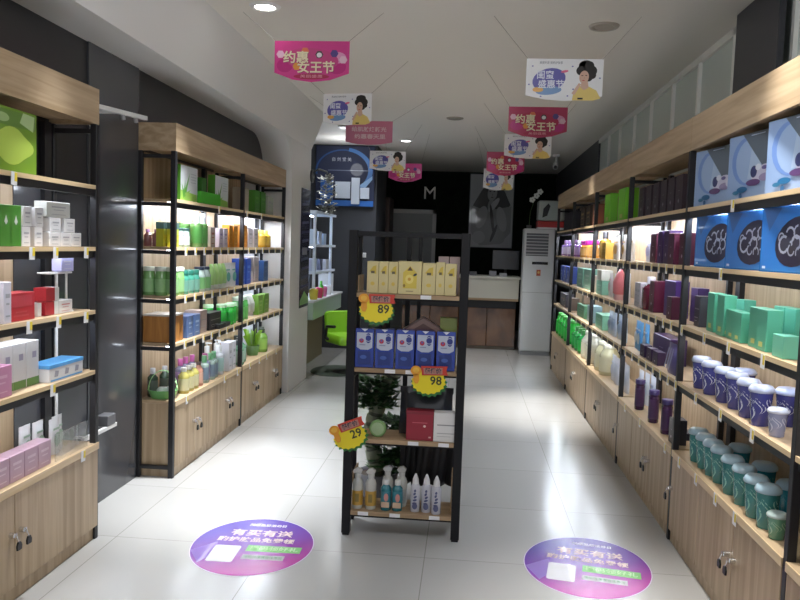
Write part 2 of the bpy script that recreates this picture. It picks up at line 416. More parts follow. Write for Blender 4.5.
def art_badge(a, w, h, y):
    y2 = y-0.0006
    a.frect(-w*0.47, w*0.47, h*0.72, h*0.96, y, col((0.13, 0.25, 0.05)))
    pts = [(w*0.40*math.cos(R(t))*(1+0.10*math.cos(R(4*t))), h*0.42+h*0.27*math.sin(R(t))*(1+0.10*math.cos(R(4*t)))) for t in range(0, 360, 12)]
    a.fpoly(pts, y, col((0.45, 0.62, 0.10)))
    a.fpoly([(w*0.15, h*0.80), (w*0.42, h*0.70), (w*0.45, h*0.95), (w*0.22, h*0.97)], y2, col((0.42, 0.58, 0.28)))
    a.fdisc(-w*0.18, h*0.83, w*0.13, h*0.07, y2, col((0.35, 0.50, 0.22)))
def art_diver(a, w, h, y):
    a.frect(-w*0.49, w*0.49, h*0.01, h*0.99, y, col((0.25, 0.36, 0.58))); y -= 0.0006
    a.fdisc(-w*0.12, h*0.58, w*0.30, h*0.37, y, col((0.14, 0.25, 0.55)), tilt=-8); y -= 0.0004
    a.fdisc(-w*0.07, h*0.57, w*0.27, h*0.34, y, col((0.28, 0.39, 0.60)), tilt=-8); y -= 0.0004
    a.fpoly([(-w*0.10, h*0.30), (w*0.20, h*0.30), (w*0.04, h*0.80), (-w*0.04, h*0.80)], y, col((0.36, 0.47, 0.64))); y -= 0.0006
    a.fpoly([(-w*0.22, h*0.99), (w*0.49, h*0.99), (w*0.49, h*0.30), (w*0.22, h*0.40)], y, col((0.10, 0.13, 0.17))); y -= 0.0006
    a.fpoly([(w*0.30, h*0.52), (w*0.42, h*0.90), (w*0.46, h*0.52)], y, col((0.32, 0.24, 0.17)))
    a.fdisc(w*0.16, h*0.38, w*0.19, h*0.10, y, col((0.50, 0.50, 0.64)), tilt=12); y -= 0.0006
    for cx, cz, rx, rz, cc in ((0.02, 0.40, 0.06, 0.09, (0.04, 0.05, 0.15)), (0.10, 0.46, 0.05, 0.05, (0.62, 0.66, 0.76)), (0.24, 0.30, 0.12, 0.06, (0.28, 0.24, 0.42)), (0.02, 0.24, 0.13, 0.05, (0.10, 0.05, 0.16)),
                               (-0.18, 0.15, 0.10, 0.045, (0.02, 0.13, 0.30)), (-0.30, 0.11, 0.06, 0.03, (0.03, 0.16, 0.30)), (-0.20, 0.05, 0.03, 0.05, (0.03, 0.12, 0.28)), (0.34, 0.36, 0.07, 0.08, (0.55, 0.56, 0.68)), (0.22, 0.44, 0.05, 0.03, (0.12, 0.10, 0.28))):
        a.fdisc(w*cx, h*cz, w*rx, h*rz, y, col(cc)); y -= 0.0003
    a.frect(-w*0.05, w*0.2, h*0.945, h*0.96, y, col((0.5, 0.6, 0.75)))
def art_heart(a, w, h, y):
    a.frect(-w*0.48, w*0.48, h*0.02, h*0.98, y, col((0.02, 0.17, 0.56), 0.3)); y -= 0.0006
    a.fpoly([(-w*0.46, h*0.97), (-w*0.15, h*0.97), (-w*0.35, h*0.62)], y, col((0.04, 0.13, 0.38)))
    a.fdisc(w*0.12, h*0.46, w*0.355, h*0.36, y-0.0004, col((0.02, 0.018, 0.05)), tilt=12); y -= 0.0008
    for i, (cx, cz, r0, a0, a1) in enumerate([(-0.08, 0.42, 0.09, 60, 330), (0.02, 0.56, 0.08, -90, 160), (0.14, 0.60, 0.07, 90, 400), (0.12, 0.44, 0.08, -60, 200), (0.26, 0.62, 0.07, 100, 380), (0.26, 0.44, 0.07, -100, 140), (0.05, 0.34, 0.06, 120, 350), (0.18, 0.30, 0.06, -30, 210), (-0.12, 0.52, 0.05, 0, 250)]):
        a.farc(w*cx, h*cz, w*r0*0.72, w*r0, a0, a1, y-0.0002*i, col((0.42, 0.46, 0.60)), n=9)
    a.frect(-w*0.44, -w*0.38, h*0.05, h*0.09, y, col((0.6, 0.7, 0.9)))
def art_flower(a, w, h, y):
    a.fpoly([(-w*0.30, h*0.18), (w*0.30, h*0.18), (w*0.30, h*0.66), (0, h*0.86), (-w*0.30, h*0.66)], y, col((0.62, 0.47, 0.06))); y -= 0.0005
    a.fpoly([(-w*0.12, h*0.72), (w*0.12, h*0.72), (0, h*0.85)], y, col((0.10, 0.05, 0.02)))
    a.fdisc(-w*0.02, h*0.46, w*0.18, h*0.14, y, col((0.72, 0.60, 0.16))); a.fdisc(-w*0.02, h*0.46, w*0.07, h*0.05, y-0.0004, col((0.55, 0.30, 0.03)))
    a.fdisc(w*0.22, h*0.60, w*0.09, h*0.035, y-0.0004, col((0.02, 0.03, 0.04)), tilt=30)
    a.fdisc(-w*0.24, h*0.26, w*0.05, h*0.05, y-0.0004, col((0.25, 0.16, 0.02))); a.frect(-w*0.16, w*0.16, h*0.08, h*0.11, y, col((0.30, 0.25, 0.12)))
def art_side(a, w, h, y):
    a.fpoly([(-w*0.30, h*0.68), (w*0.30, h*0.60), (w*0.30, h*0.88), (0, h*0.84)], y, col((0.55, 0.40, 0.05)))
    a.frect(-w*0.16, w*0.16, h*0.62, h*0.70, y-0.0005, col((0.12, 0.09, 0.04))); a.fdisc(0, h*0.30, w*0.18, h*0.06, y-0.0005, col((0.62, 0.45, 0.08)))
def art_blue(a, w, h, y):
    a.frect(-w*0.42, w*0.42, h*0.52, h*0.90, y, col((0.46, 0.50, 0.62))); a.fpoly([(-w*0.42, h*0.52), (w*0.42, h*0.52), (w*0.2, h*0.46), (-w*0.2, h*0.46)], y, col((0.46, 0.50, 0.62))); y -= 0.0006
    a.fdisc(w*0.20, h*0.76, w*0.15, h*0.13, y, col((0.015, 0.03, 0.22))); a.farc(w*0.20, h*0.76, w*0.16, w*0.19, 0, 360, y-0.0003, col((0.5, 0.53, 0.66)))
    a.fdisc(-w*0.17, h*0.69, w*0.13, h*0.06, y, col((0.45, 0.03, 0.07))); a.fdisc(-w*0.17, h*0.71, w*0.05, h*0.03, y-0.0005, col((0.10, 0.10, 0.4)))
    a.frect(-w*0.28, w*0.05, h*0.57, h*0.60, y, col((0.25, 0.28, 0.42)))
    a.frect(-w*0.34, w*0.34, h*0.08, h*0.42, y, col((0.015, 0.035, 0.20))); a.fdisc(-w*0.05, h*0.27, w*0.18, h*0.05, y-0.0005, col((0.06, 0.12, 0.42)))
    a.fpoly([(-w*0.18, h*1.0), (0, h*0.93), (w*0.18, h*1.0)], y, col((0.6, 0.62, 0.7)))
def art_logo(a, w, h, y):
    a.frect(-w*0.28, w*0.28, h*0.60, h*0.63, y, col((0.55, 0.10, 0.13) if w > 0.12 else (0.3, 0.3, 0.3))); a.fdisc(w*0.18, h*0.50, w*0.05, h*0.04, y, col((0.8, 0.6, 0.55)))
    a.frect(w*0.34, w*0.42, h*0.10, h*0.15, y, col((0.7, 0.45, 0.42)))
def art_grey(a, w, h, y):
    a.frect(-w*0.38, w*0.42, h*0.56, h*0.60, y, col((0.28, 0.28, 0.28))); a.frect(-w*0.38, w*0.25, h*0.28, h*0.31, y, col((0.40, 0.40, 0.40)))
    a.frect(-w*0.38, w*0.10, h*0.18, h*0.20, y, col((0.45, 0.45, 0.45))); a.frect(w*0.34, w*0.40, h*0.08, h*0.17, y, col((0.2, 0.2, 0.2)))
def art_lines(a, w, h, y, c=(0.35, 0.36, 0.4)):
    a.frect(-w*0.30, w*0.30, h*0.62, h*0.72, y, col(c)); a.frect(-w*0.22, w*0.22, h*0.45, h*0.50, y, col(c)); a.frect(-w*0.30, w*0.30, h*0.16, h*0.20, y, col(c))
def art_gem(a, w, h, y, c=(0.55, 0.5, 0.6)):
    a.fpoly([(0, h*0.20), (w*0.10, h*0.27), (0, h*0.34), (-w*0.10, h*0.27)], y, col(c)); a.frect(-w*0.12, w*0.12, h*0.55, h*0.56, y, col(c))
def art_lowband(a, w, h, y, c=(0.10, 0.25, 0.05)):
    a.frect(-w*0.495, w*0.495, 0.001, h*0.18, y, col(c)); a.frect(-w*0.05, w*0.28, h*0.62, h*0.76, y, col((0.35, 0.33, 0.45)))
def art_sticker(a, w, h, y):
    a.frect(-w*0.2, w*0.2, h*0.10, h*0.22, y, col((0.55, 0.60, 0.20)))
def art_cross(a, w, h, y):
    a.fpoly([(-w*.16, h*.6), (0, h*.52), (w*.16, h*.6), (w*.08, h*.68), (0, h*.76), (-w*.08, h*.68)], y, col((0.55, 0.62, 0.55)))

P_w = (0.68, 0.68, 0.70)
# ------------------------------------------------------------------ near left rack
rackrow('LN', 0, carton(0.36, 0.10, 0.265, (0.17, 0.32, 0.03), art=art_badge), 'large green gift box', 'box', [(2.985, 0.10)])
rackrow('LN', 1, carton(0.075, 0.07, 0.17, (0.06, 0.24, 0.03), art=art_cross), 'dark green carton', 'box', [(2.904, 0.06), (2.972, 0.06)])
q = carton(0.062, 0.055, 0.085, P_w, art=art_lines)
rackrow('LN', 1, q, 'small white carton in stacks of two', 'carton', [(3.09, 0.08), (3.10, 0.08, 0.087), (3.185, 0.08), (3.19, 0.08, 0.087)])
q = carton(0.090, 0.07, 0.065, P_w, art=art_lines)
rackrow('LN', 1, q, 'white carton in stepped stack', 'carton', [(3.295, 0.075), (3.39, 0.075), (3.485, 0.075), (3.30, 0.075, 0.0665), (3.425, 0.075, 0.0665)])
rackrow('LN', 1, carton(0.20, 0.06, 0.07, (0.6, 0.62, 0.6), art=art_lines), 'long white carton on top of stepped stack', 'carton', [(3.335, 0.075, 0.134)])
rackrow('LN', 2, carton(0.05, 0.06, 0.17, (0.62, 0.60, 0.68), art=art_lines), 'tall pale lilac carton', 'carton', [(2.898, 0.045)])
rackrow('LN', 2, carton(0.20, 0.08, 0.12, (0.45, 0.02, 0.035), print_c=(0.50, 0.05, 0.07)), 'wide red carton', 'carton', [(3.015, 0.07)])
q = carton(0.075, 0.06, 0.062, (0.42, 0.02, 0.035)); M().cbox(0.055, 0, 0.036, 0.06, 0, 0.062, col(P_w)).build('white_end', q, bevel=0.001)
rackrow('LN', 2, q, 'red carton with white end', 'carton', [(3.27, 0.08), (3.275, 0.08, 0.064)])
rackrow('LN', 2, carton(0.12, 0.06, 0.062, P_w, art=art_lines, c=(0.5, 0.2, 0.22)), 'small white carton with red lettering', 'carton', [(3.405, 0.08)])
rackrow('LN', 2, carton(0.03, 0.05, 0.062, P_w), 'tiny white carton between red ones', 'carton', [(3.195, 0.08)])
st = empty('display_stand', (XL-0.10, 3.50, SH[2])); tag(st, 'thin white stand with a clear top tray on third shelf of near left rack', 'stand')
M().tube((0, 0, 0), (0, 0, 0.19), 0.006, white).build('pole', st); M().box(-0.05, 0.02, -0.17, 0.02, 0.185, 0.193, white).build('tray', st, bevel=0.002); M().lathe([(0.035, 0), (0.03, 0.006)], white).build('base', st)
rackrow('LN', 2, carton(0.11, 0.05, 0.07, (0.42, 0.42, 0.68), art=art_lines, c=(0.6, 0.6, 0.7)), 'pale violet carton standing on white tray', 'carton', [(3.45, 0.09, 0.196)])
rackrow('LN', 3, carton(0.16, 0.07, 0.13, (0.50, 0.22, 0.36), art=art_lines, c=(0.6, 0.35, 0.48)), 'pink gift carton', 'carton', [(2.86, 0.06)])
rackrow('LN', 3, carton(0.095, 0.10, 0.20, P_w, art=art_lowband), 'tall white carton with green base band', 'carton', [(2.97, 0.12), (3.065, 0.12), (3.165, 0.12)])
q = carton(0.30, 0.11, 0.075, P_w, art=None); M().box(-0.152, 0.152, -0.057, 0.057, 0.062, 0.080, col((0.10, 0.35, 0.70))).build('blue_lid', q, bevel=0.001)
a = M(); [a.fpoly([(u-0.02, 0.02), (u+0.012, 0.02), (u+0.02, 0.045), (u-0.012, 0.05)], -0.0565, col((0.30, 0.30, 0.36))) for u in (-0.09, 0, 0.09)]; a.frect(-0.14, 0.14, 0.002, 0.010, -0.0563, col((0.1, 0.35, 0.7))); a.build('front_print', q)
rackrow('LN', 3, q, 'low white box with bright blue lid', 'box', [(3.37, 0.08)])
rackrow('LN', 4, carton(0.10, 0.07, 0.115, (0.50, 0.33, 0.42), art=art_lines, c=(0.65, 0.5, 0.58)), 'pinkish mauve carton', 'carton', [(2.87, 0.06), (2.975, 0.06), (3.08, 0.06), (3.185, 0.06)])
rackrow('LN', 4, pouch(0.09, 0.17, (0.70, 0.70, 0.72), (0.3, 0.42, 0.32)), 'white foil pouch with green print', 'pouch', [(3.23, 0.15), (3.32, 0.14), (3.39, 0.10), (3.45, 0.12)])
ac = M().box(-0.004, 0.0, -0.30, 0.0, 0, 0.13, mat('clear_acrylic', (0.9, 0.92, 0.95), 0.05, trans=0.95, alpha=0.35)).build('acrylic_guard', loc=(XL-0.012, 3.55, SH[4]+0.002)); tag(ac, 'clear acrylic guard standing on cabinet top of near left rack', 'guard')

# ------------------------------------------------------------------ middle left rack
q = carton(0.31, 0.055, 0.235, (0.07, 0.26, 0.02), art=art_aloe)
rackrow('LM', 0, q, 'white and green carton with leaf picture', 'box', [(4.93, 0.06, 0, 0), (5.66, 0.08, 0, 0)])
rackrow('LM', 0, carton(0.16, 0.10, 0.15, (0.40, 0.45, 0.40), art=art_lines), 'small pale carton between the two leaf-picture boxes', 'carton', [(5.12, 0.15)])
rackrow('LM', 0, carton(0.42, 0.06, 0.085, (0.07, 0.45, 0.03)), 'flat bright green box in front of other boxes', 'box', [(5.30, 0.04)])
rackrow('LM', 0, carton(0.10, 0.12, 0.20, (0.05, 0.22, 0.03)), 'dark green box behind the flat green one', 'box', [(5.40, 0.16)])
rackrow('LM', 1, bottle(0.025, 0.11, (0.30, 0.12, 0.12), (0.45, 0.20, 0.45)), 'small brown bottle with violet cap', 'bottle', [(4.70, 0.215), (4.70, 0.16)])
q = carton(0.075, 0.05, 0.155, (0.50, 0.48, 0.03), print_c=(0.45, 0.55, 0.08)); M().cbox(0, 0, 0.077, 0.052, 0.115, 0.157, col((0.10, 0.20, 0.18))).build('dark_lid', q)
rackrow('LM', 1, q, 'yellow green carton with dark top', 'carton', [(4.70, 0.12), (4.73, 0.06), (4.83, 0.10)])
rackrow('LM', 1, bottle(0.036, 0.125, (0.30, 0.42, 0.35), (0.02, 0.06, 0.06), (0.55, 0.60, 0.58), cap=0.12, neck=0.8), 'short clear green jar with black lid', 'jar', [(4.80, 0.05), (4.90, 0.05)])
rackrow('LM', 1, bottle(0.042, 0.24, (0.15, 0.32, 0.10), (0.72, 0.74, 0.76), (0.08, 0.28, 0.06), cap=0.35), 'green bottle with tall white cap', 'bottle', [(5.02, 0.10), (5.13, 0.05), (5.17, 0.13), (5.26, 0.06)])
rackrow('LM', 1, carton(0.10, 0.06, 0.15, (0.45, 0.40, 0.38), art=art_lines, c=(0.30, 0.10, 0.06)), 'beige carton with brown print', 'carton', [(5.44, 0.07)])
rackrow('LM', 1, carton(0.085, 0.06, 0.145, (0.58, 0.54, 0.66), art=art_lines, c=(0.30, 0.24, 0.50)), 'pale lilac carton with violet print', 'carton', [(5.60, 0.06), (5.71, 0.06)])
rackrow('LM', 1, carton(0.095, 0.06, 0.175, (0.55, 0.22, 0.02), art=art_lines, c=(0.65, 0.33, 0.06)), 'orange carton', 'carton', [(5.84, 0.06), (5.96, 0.06)])
rackrow('LM', 2, bottle(0.040, 0.185, (0.20, 0.42, 0.14), (0.66, 0.72, 0.62), (0.30, 0.55, 0.24), cap=0.15, neck=0.85), 'leaf green bottle with pale cap', 'bottle', [(4.69, 0.20), (4.69, 0.12), (4.70, 0.05), (4.80, 0.05)])
rackrow('LM', 2, bottle(0.042, 0.16, (0.06, 0.28, 0.20), (0.02, 0.14, 0.10), (0.16, 0.36, 0.28), cap=0.2, neck=0.8), 'teal jar with dark green cap', 'bottle', [(4.88, 0.05), (4.98, 0.05), (5.08, 0.05)])
rackrow('LM', 2, bottle(0.045, 0.175, (0.40, 0.50, 0.46), (0.02, 0.03, 0.06), (0.18, 0.42, 0.16), cap=0.12, neck=0.7), 'pale green bottle with black cap', 'bottle', [(5.19, 0.05), (5.30, 0.05)])
rackrow('LM', 2, tubeb(0.030, 0.19, (0.34, 0.56, 0.20), (0.60, 0.66, 0.6)), 'light green cream tube', 'tube', [(5.44, 0.05), (5.53, 0.05), (5.62, 0.05), (5.71, 0.05)])
rackrow('LM', 2, pouch(0.15, 0.19, (0.62, 0.64, 0.66), (0.10, 0.34, 0.28)), 'white pouch with teal print', 'pouch', [(5.83, 0.06), (5.95, 0.05)])
rackrow('LM', 3, M().cbox(0, 0, 0.20, 0.19, 0, 0.17, noisy('cedar_box', (0.32, 0.13, 0.03), (0.46, 0.21, 0.05), (30, 30, 3), 0.4)).cbox(0, 0, 0.205, 0.195, 0.17, 0.182, col((0.55, 0.52, 0.48))).build('gift_box', bevel=0.002), 'orange brown wooden gift box with pale lid', 'box', [(4.76, 0.13)])
rackrow('LM', 3, carton(0.11, 0.12, 0.15, (0.10, 0.17, 0.36), art=art_lines, c=(0.35, 0.45, 0.6)), 'blue carton beside wooden gift box', 'carton', [(4.98, 0.09), (5.11, 0.09)])
rackrow('LM', 3, carton(0.13, 0.12, 0.165, (0.42, 0.33, 0.30), art=art_grey), 'pinkish beige carton', 'carton', [(5.27, 0.10)])
rackrow('LM', 3, carton(0.26, 0.12, 0.13, (0.025, 0.025, 0.03), art=art_grey), 'black gift carton', 'carton', [(5.52, 0.10)])
rackrow('LM', 3, carton(0.12, 0.08, 0.035, (0.03, 0.03, 0.035), art=None), 'flat black case lying in front', 'case', [(5.58, 0.045, 0.0), (5.73, 0.05)])
rackrow('LM', 3, bottle(0.040, 0.17, (0.03, 0.50, 0.06), (0.45, 0.70, 0.45), (0.03, 0.42, 0.05), cap=0.16, neck=0.9), 'vivid green bottle', 'bottle', [(5.70, 0.16), (5.78, 0.08), (5.88, 0.05), (5.97, 0.06)])
# cabinet top
bk = empty('gift_basket', (XL-0.12, 4.74, SH[4]+0.001), 0.2); tag(bk, 'green basket with a loop handle at left end of middle left cabinet top', 'basket')
M().lathe([(0.075, 0), (0.095, 0.05), (0.10, 0.055), (0.09, 0.055), (0.07, 0.01)], col((0.16, 0.42, 0.14)), n=20, sy=0.8).build('bowl', bk)
pts = [(-0.09*math.cos(t), 0, 0.05+0.13*math.sin(t)) for t in [PI*i/12 for i in range(13)]]; h_ = M()
for p, q_ in zip(pts, pts[1:]): h_.add([(p[0], -0.02, p[2]), (p[0], 0.02, p[2]), (q_[0], 0.02, q_[2]), (q_[0], -0.02, q_[2])], [(0, 1, 2, 3)], col((0.35, 0.62, 0.30)), True)
so = h_.build('ribbon_handle', bk); md = so.modifiers.new('t', 'SOLIDIFY'); md.thickness = 0.004
M().lathe([(0.03, 0.03), (0.045, 0.05), (0.03, 0.07)], col((0.68, 0.72, 0.70)), cx=0.0, n=12).lathe([(0.028, 0.03), (0.035, 0.05), (0.02, 0.075)], col((0.62, 0.66, 0.72)), cx=0.045, n=12).build('wrapped_filling', bk)
rackrow('LM', 4, bottle(0.034, 0.19, (0.05, 0.09, 0.06), (0.60, 0.60, 0.66), (0.10, 0.12, 0.10), cap=0.2), 'dark bottle with grey white cap', 'bottle', [(4.76, 0.20), (4.86, 0.16)])
rackrow('LM', 4, bottle(0.038, 0.175, (0.40, 0.36, 0.10), (0.62, 0.62, 0.55), (0.55, 0.52, 0.30), cap=0.15), 'olive gold bottle with light cap', 'bottle', [(4.92, 0.05), (5.01, 0.05), (5.10, 0.05)])
rackrow('LM', 4, bottle(0.034, 0.17, (0.50, 0.25, 0.18), (0.10, 0.06, 0.05), (0.55, 0.33, 0.25), cap=0.12), 'salmon coloured bottle', 'bottle', [(5.20, 0.05)])
rackrow('LM', 4, bottle(0.036, 0.21, (0.22, 0.22, 0.34), (0.50, 0.12, 0.34), (0.34, 0.22, 0.45), cap=0.22), 'violet bottle with pink cap', 'bottle', [(5.06, 0.13), (5.16, 0.13), (5.26, 0.12), (5.36, 0.06)])
rackrow('LM', 4, bottle(0.036, 0.20, (0.30, 0.40, 0.36), (0.15, 0.40, 0.20), (0.14, 0.20, 0.26), cap=0.25), 'grey green bottle with green cap', 'bottle', [(5.32, 0.05), (5.46, 0.05), (5.55, 0.06)])
rackrow('LM', 4, bottle(0.038, 0.23, (0.62, 0.66, 0.70), (0.70, 0.72, 0.74), (0.35, 0.52, 0.50), cap=0.22, pump=True), 'white pump bottle', 'bottle', [(5.60, 0.13), (5.68, 0.06), (5.78, 0.12)])
rackrow('LM', 4, carton(0.08, 0.07, 0.23, (0.62, 0.62, 0.68), art=art_lines), 'tall white lilac carton', 'carton', [(5.86, 0.06), (5.96, 0.06)])
# ------------------------------------------------------------------ far left rack
rackrow('LF', 0, carton(0.14, 0.10, 0.20, (0.42, 0.38, 0.30)), 'beige carton', 'carton', [(6.30, 0.10)])
rackrow('LF', 0, carton(0.16, 0.10, 0.20, (0.07, 0.25, 0.03), art=art_lines, c=(0.12, 0.33, 0.05)), 'green carton', 'carton', [(6.60, 0.09), (6.80, 0.09)])
rackrow('LF', 0, carton(0.14, 0.10, 0.18, (0.42, 0.45, 0.38), art=art_lines), 'pale grey carton', 'carton', [(7.02, 0.09), (7.20, 0.12)])
rackrow('LF', 1, carton(0.20, 0.06, 0.19, (0.52, 0.22, 0.03), art=art_lines, c=(0.62, 0.32, 0.08)), 'orange carton', 'carton', [(6.25, 0.08)])
rackrow('LF', 1, carton(0.13, 0.06, 0.17, (0.60, 0.58, 0.66), art=art_lines), 'pale lilac carton', 'carton', [(6.45, 0.08), (6.62, 0.08)])
rackrow('LF', 1, bottle(0.055, 0.16, (0.55, 0.32, 0.03), (0.65, 0.50, 0.10), (0.55, 0.35, 0.05), cap=0.2), 'amber yellow bottle', 'bottle', [(6.84, 0.07), (6.98, 0.07)])
rackrow('LF', 2, carton(0.13, 0.08, 0.22, (0.02, 0.07, 0.38), art=art_lines, c=(0.10, 0.20, 0.55)), 'royal blue carton', 'carton', [(6.18, 0.07), (6.34, 0.07)])
rackrow('LF', 2, carton(0.15, 0.07, 0.23, (0.45, 0.40, 0.42), art=art_lines), 'greyish pink carton', 'carton', [(6.52, 0.10), (6.70, 0.10)])
rackrow('LF', 2, carton(0.16, 0.07, 0.19, (0.04, 0.12, 0.34), art=art_lines, c=(0.1, 0.2, 0.4)), 'navy carton', 'carton', [(6.95, 0.08)])
rackrow('LF', 3, bottle(0.055, 0.20, (0.10, 0.42, 0.10), (0.50, 0.62, 0.50), (0.14, 0.48, 0.12), cap=0.15, neck=0.8), 'green bottle with pale cap', 'bottle', [(6.18, 0.07), (6.32, 0.08)])
rackrow('LF', 3, tubeb(0.05, 0.20, (0.52, 0.56, 0.52), (0.62, 0.64, 0.66)), 'white cream tube', 'tube', [(6.46, 0.10), (6.60, 0.10)])
rackrow('LF', 3, carton(0.16, 0.07, 0.18, (0.18, 0.38, 0.06), art=art_lines, c=(0.3, 0.5, 0.12)), 'leaf green carton', 'carton', [(6.80, 0.08), (7.00, 0.08)])
rackrow('LF', 4, bottle(0.060, 0.21, (0.18, 0.40, 0.26), (0.03, 0.05, 0.05), (0.35, 0.52, 0.42), cap=0.2), 'green bottle with black cap', 'bottle', [(6.17, 0.07), (6.20, 0.16), (6.33, 0.10), (6.47, 0.16)])
q = M()
for i in range(26):
    t = random.uniform(0, 2*PI); l = random.uniform(0.16, 0.26); x0, y0 = 0.03*math.cos(t), 0.03*math.sin(t); x1, y1 = 0.12*math.cos(t), 0.085*math.sin(t)
    q.add([(x0-0.012, y0, 0.06), (x0+0.012, y0, 0.06), ((x0+x1)/2+0.016, (y0+y1)/2, 0.06+l*0.75), (x1, y1, l), ((x0+x1)/2-0.016, (y0+y1)/2, 0.06+l*0.75)], [(0, 1, 2, 3, 4)], col((0.26, 0.50, 0.04)))
q_ = M().lathe([(0.05, 0), (0.065, 0.09), (0.06, 0.09), (0.05, 0.02)], col((0.10, 0.20, 0.06))).build('potted_plant'); q.build('leaves', q_)
rackrow('LF', 4, q_, 'lime green leafy plant in a small dark pot', 'plant', [(6.74, 0.10)])
rackrow('LF', 4, bottle(0.055, 0.22, (0.22, 0.45, 0.08), (0.03, 0.05, 0.03), (0.30, 0.55, 0.10), cap=0.18), 'lime bottle with black cap behind the plant', 'bottle', [(6.98, 0.08), (7.10, 0.12)])
# ------------------------------------------------------------------ nearest right rack
q = carton(0.42, 0.07, 0.282, (0.25, 0.36, 0.58), art=art_diver)
rackrow('R1', 0, q, 'pale blue gift box with diver picture', 'gift box', [(3.85, 0.085, 0, 10), (3.35, 0.085, 0, 10), (2.91, 0.085, 0, 10)])
q = carton(0.40, 0.08, 0.255, (0.025, 0.18, 0.54), art=art_heart, rough=0.25)
rackrow('R1', 1, q, 'bright blue box with dark oval emblem', 'gift box', [(3.80, 0.085, 0, 8), (3.34, 0.085, 0, 8), (2.93, 0.085, 0, 8)])
rackrow('R1', 2, carton(0.09, 0.08, 0.16, (0.05, 0.05, 0.07), art=art_grey), 'charcoal carton', 'carton', [(4.037, 0.10)])
GR = (0.10, 0.42, 0.28)
rackrow('R1', 2, carton(0.10, 0.055, 0.19, GR, art=art_sticker), 'tall mint green carton', 'carton', [(3.795, 0.08), (3.622, 0.07)])
rackrow('R1', 2, carton(0.10, 0.055, 0.17, (0.12, 0.50, 0.36)), 'mint green carton of the back row', 'carton', [(3.66, 0.17), (3.24, 0.18), (3.13, 0.18)])
rackrow('R1', 2, carton(0.09, 0.055, 0.13, GR, art=art_sticker), 'mint green carton of medium height', 'carton', [(3.58, 0.08), (3.475, 0.07), (3.365, 0.06)])
rackrow('R1', 2, carton(0.10, 0.06, 0.165, GR, art=art_sticker), 'mint green carton standing at the edge', 'carton', [(3.20, 0.07), (3.09, 0.06)])
rackrow('R1', 2, carton(0.10, 0.06, 0.085, (0.15, 0.48, 0.34)), 'low mint green carton', 'carton', [(2.90, 0.05)])
rackrow('R1', 2, carton(0.09, 0.06, 0.19, (0.12, 0.50, 0.36)), 'tall mint carton behind the low one', 'carton', [(2.91, 0.16)])
BL = (0.04, 0.045, 0.22); LB = (0.50, 0.53, 0.66)
rackrow('R1', 3, cup(0.050, 0.155, BL, (0.40, 0.46, 0.66), LB), 'navy lidded cup in back row', 'cup', [(3.62, 0.17), (3.13, 0.17), (2.90, 0.17)])
rackrow('R1', 3, cup(0.046, 0.165, BL, (0.42, 0.46, 0.60), LB), 'navy lidded cup in front row', 'cup', [(3.92, 0.065), (3.76, 0.065), (3.57, 0.065), (3.43, 0.07), (3.26, 0.06), (3.11, 0.055)])
rackrow('R1', 3, cup(0.036, 0.11, (0.25, 0.27, 0.42), (0.55, 0.58, 0.68), LB), 'small blue lidded cup near right post', 'cup', [(2.93, 0.05)])
TE = (0.03, 0.20, 0.20)
rackrow('R1', 4, cup(0.050, 0.168, (0.02, 0.24, 0.34), (0.36, 0.56, 0.70), (0.05, 0.3, 0.42)), 'cyan cup in back row', 'cup', [(3.62, 0.17), (3.32, 0.17), (3.06, 0.17)])
rackrow('R1', 4, cup(0.046, 0.172, TE, (0.34, 0.48, 0.56), (0.25, 0.55, 0.45)), 'teal lidded cup in front row', 'cup', [(3.90, 0.065), (3.78, 0.065), (3.665, 0.065), (3.55, 0.065), (3.39, 0.06), (3.25, 0.06), (3.10, 0.055), (2.98, 0.055)])
rackrow('R1', 4, cup(0.036, 0.10, (0.12, 0.32, 0.22), (0.42, 0.52, 0.5), (0.30, 0.50, 0.35)), 'small green cup near the right post', 'cup', [(2.87, 0.05)])
# ------------------------------------------------------------------ right rack cut by the frame
# ------------------------------------------------------------------ second right rack
DK = (0.030, 0.018, 0.024)
rackrow('R2', 0, carton(0.14, 0.11, 0.20, DK, art=art_gem, c=(0.3, 0.28, 0.3)), 'dark maroon box', 'box', [(5.30, 0.08), (5.10, 0.08), (4.91, 0.08), (4.72, 0.08), (4.55, 0.08), (4.38, 0.08)])
rackrow('R2', 0, carton(0.10, 0.10, 0.20, (0.16, 0.34, 0.07)), 'green box left of dark maroon boxes', 'box', [(5.46, 0.10)])
PU, MR = (0.040, 0.012, 0.085), (0.060, 0.006, 0.025)
rackrow('R2', 1, pouch(0.11, 0.17, (0.62, 0.64, 0.72), (0.4, 0.4, 0.6)), 'clear white pouch', 'pouch', [(5.40, 0.12), (5.27, 0.10)])
rackrow('R2', 1, carton(0.14, 0.09, 0.19, MR, art=art_gem), 'dark red carton', 'carton', [(5.03, 0.10)])
rackrow('R2', 1, carton(0.12, 0.08, 0.20, PU, art=art_gem), 'dark purple carton', 'carton', [(4.79, 0.08), (4.65, 0.08)])
rackrow('R2', 1, carton(0.12, 0.08, 0.18, MR, art=art_gem), 'wine red carton right of purple ones', 'carton', [(4.50, 0.07), (4.34, 0.09)])
rackrow('R2', 2, carton(0.10, 0.08, 0.17, (0.48, 0.46, 0.52), art=art_lines), 'whitish grey carton', 'carton', [(5.42, 0.09), (5.30, 0.08)])
rackrow('R2', 2, bottle(0.055, 0.22, (0.11, 0.008, 0.03), (0.62, 0.60, 0.66), None, cap=0.22), 'wine red bottle with white cap', 'bottle', [(5.12, 0.08)])
rackrow('R2', 2, carton(0.12, 0.08, 0.20, (0.09, 0.006, 0.03), art=art_gem), 'crimson carton', 'carton', [(4.93, 0.08)])
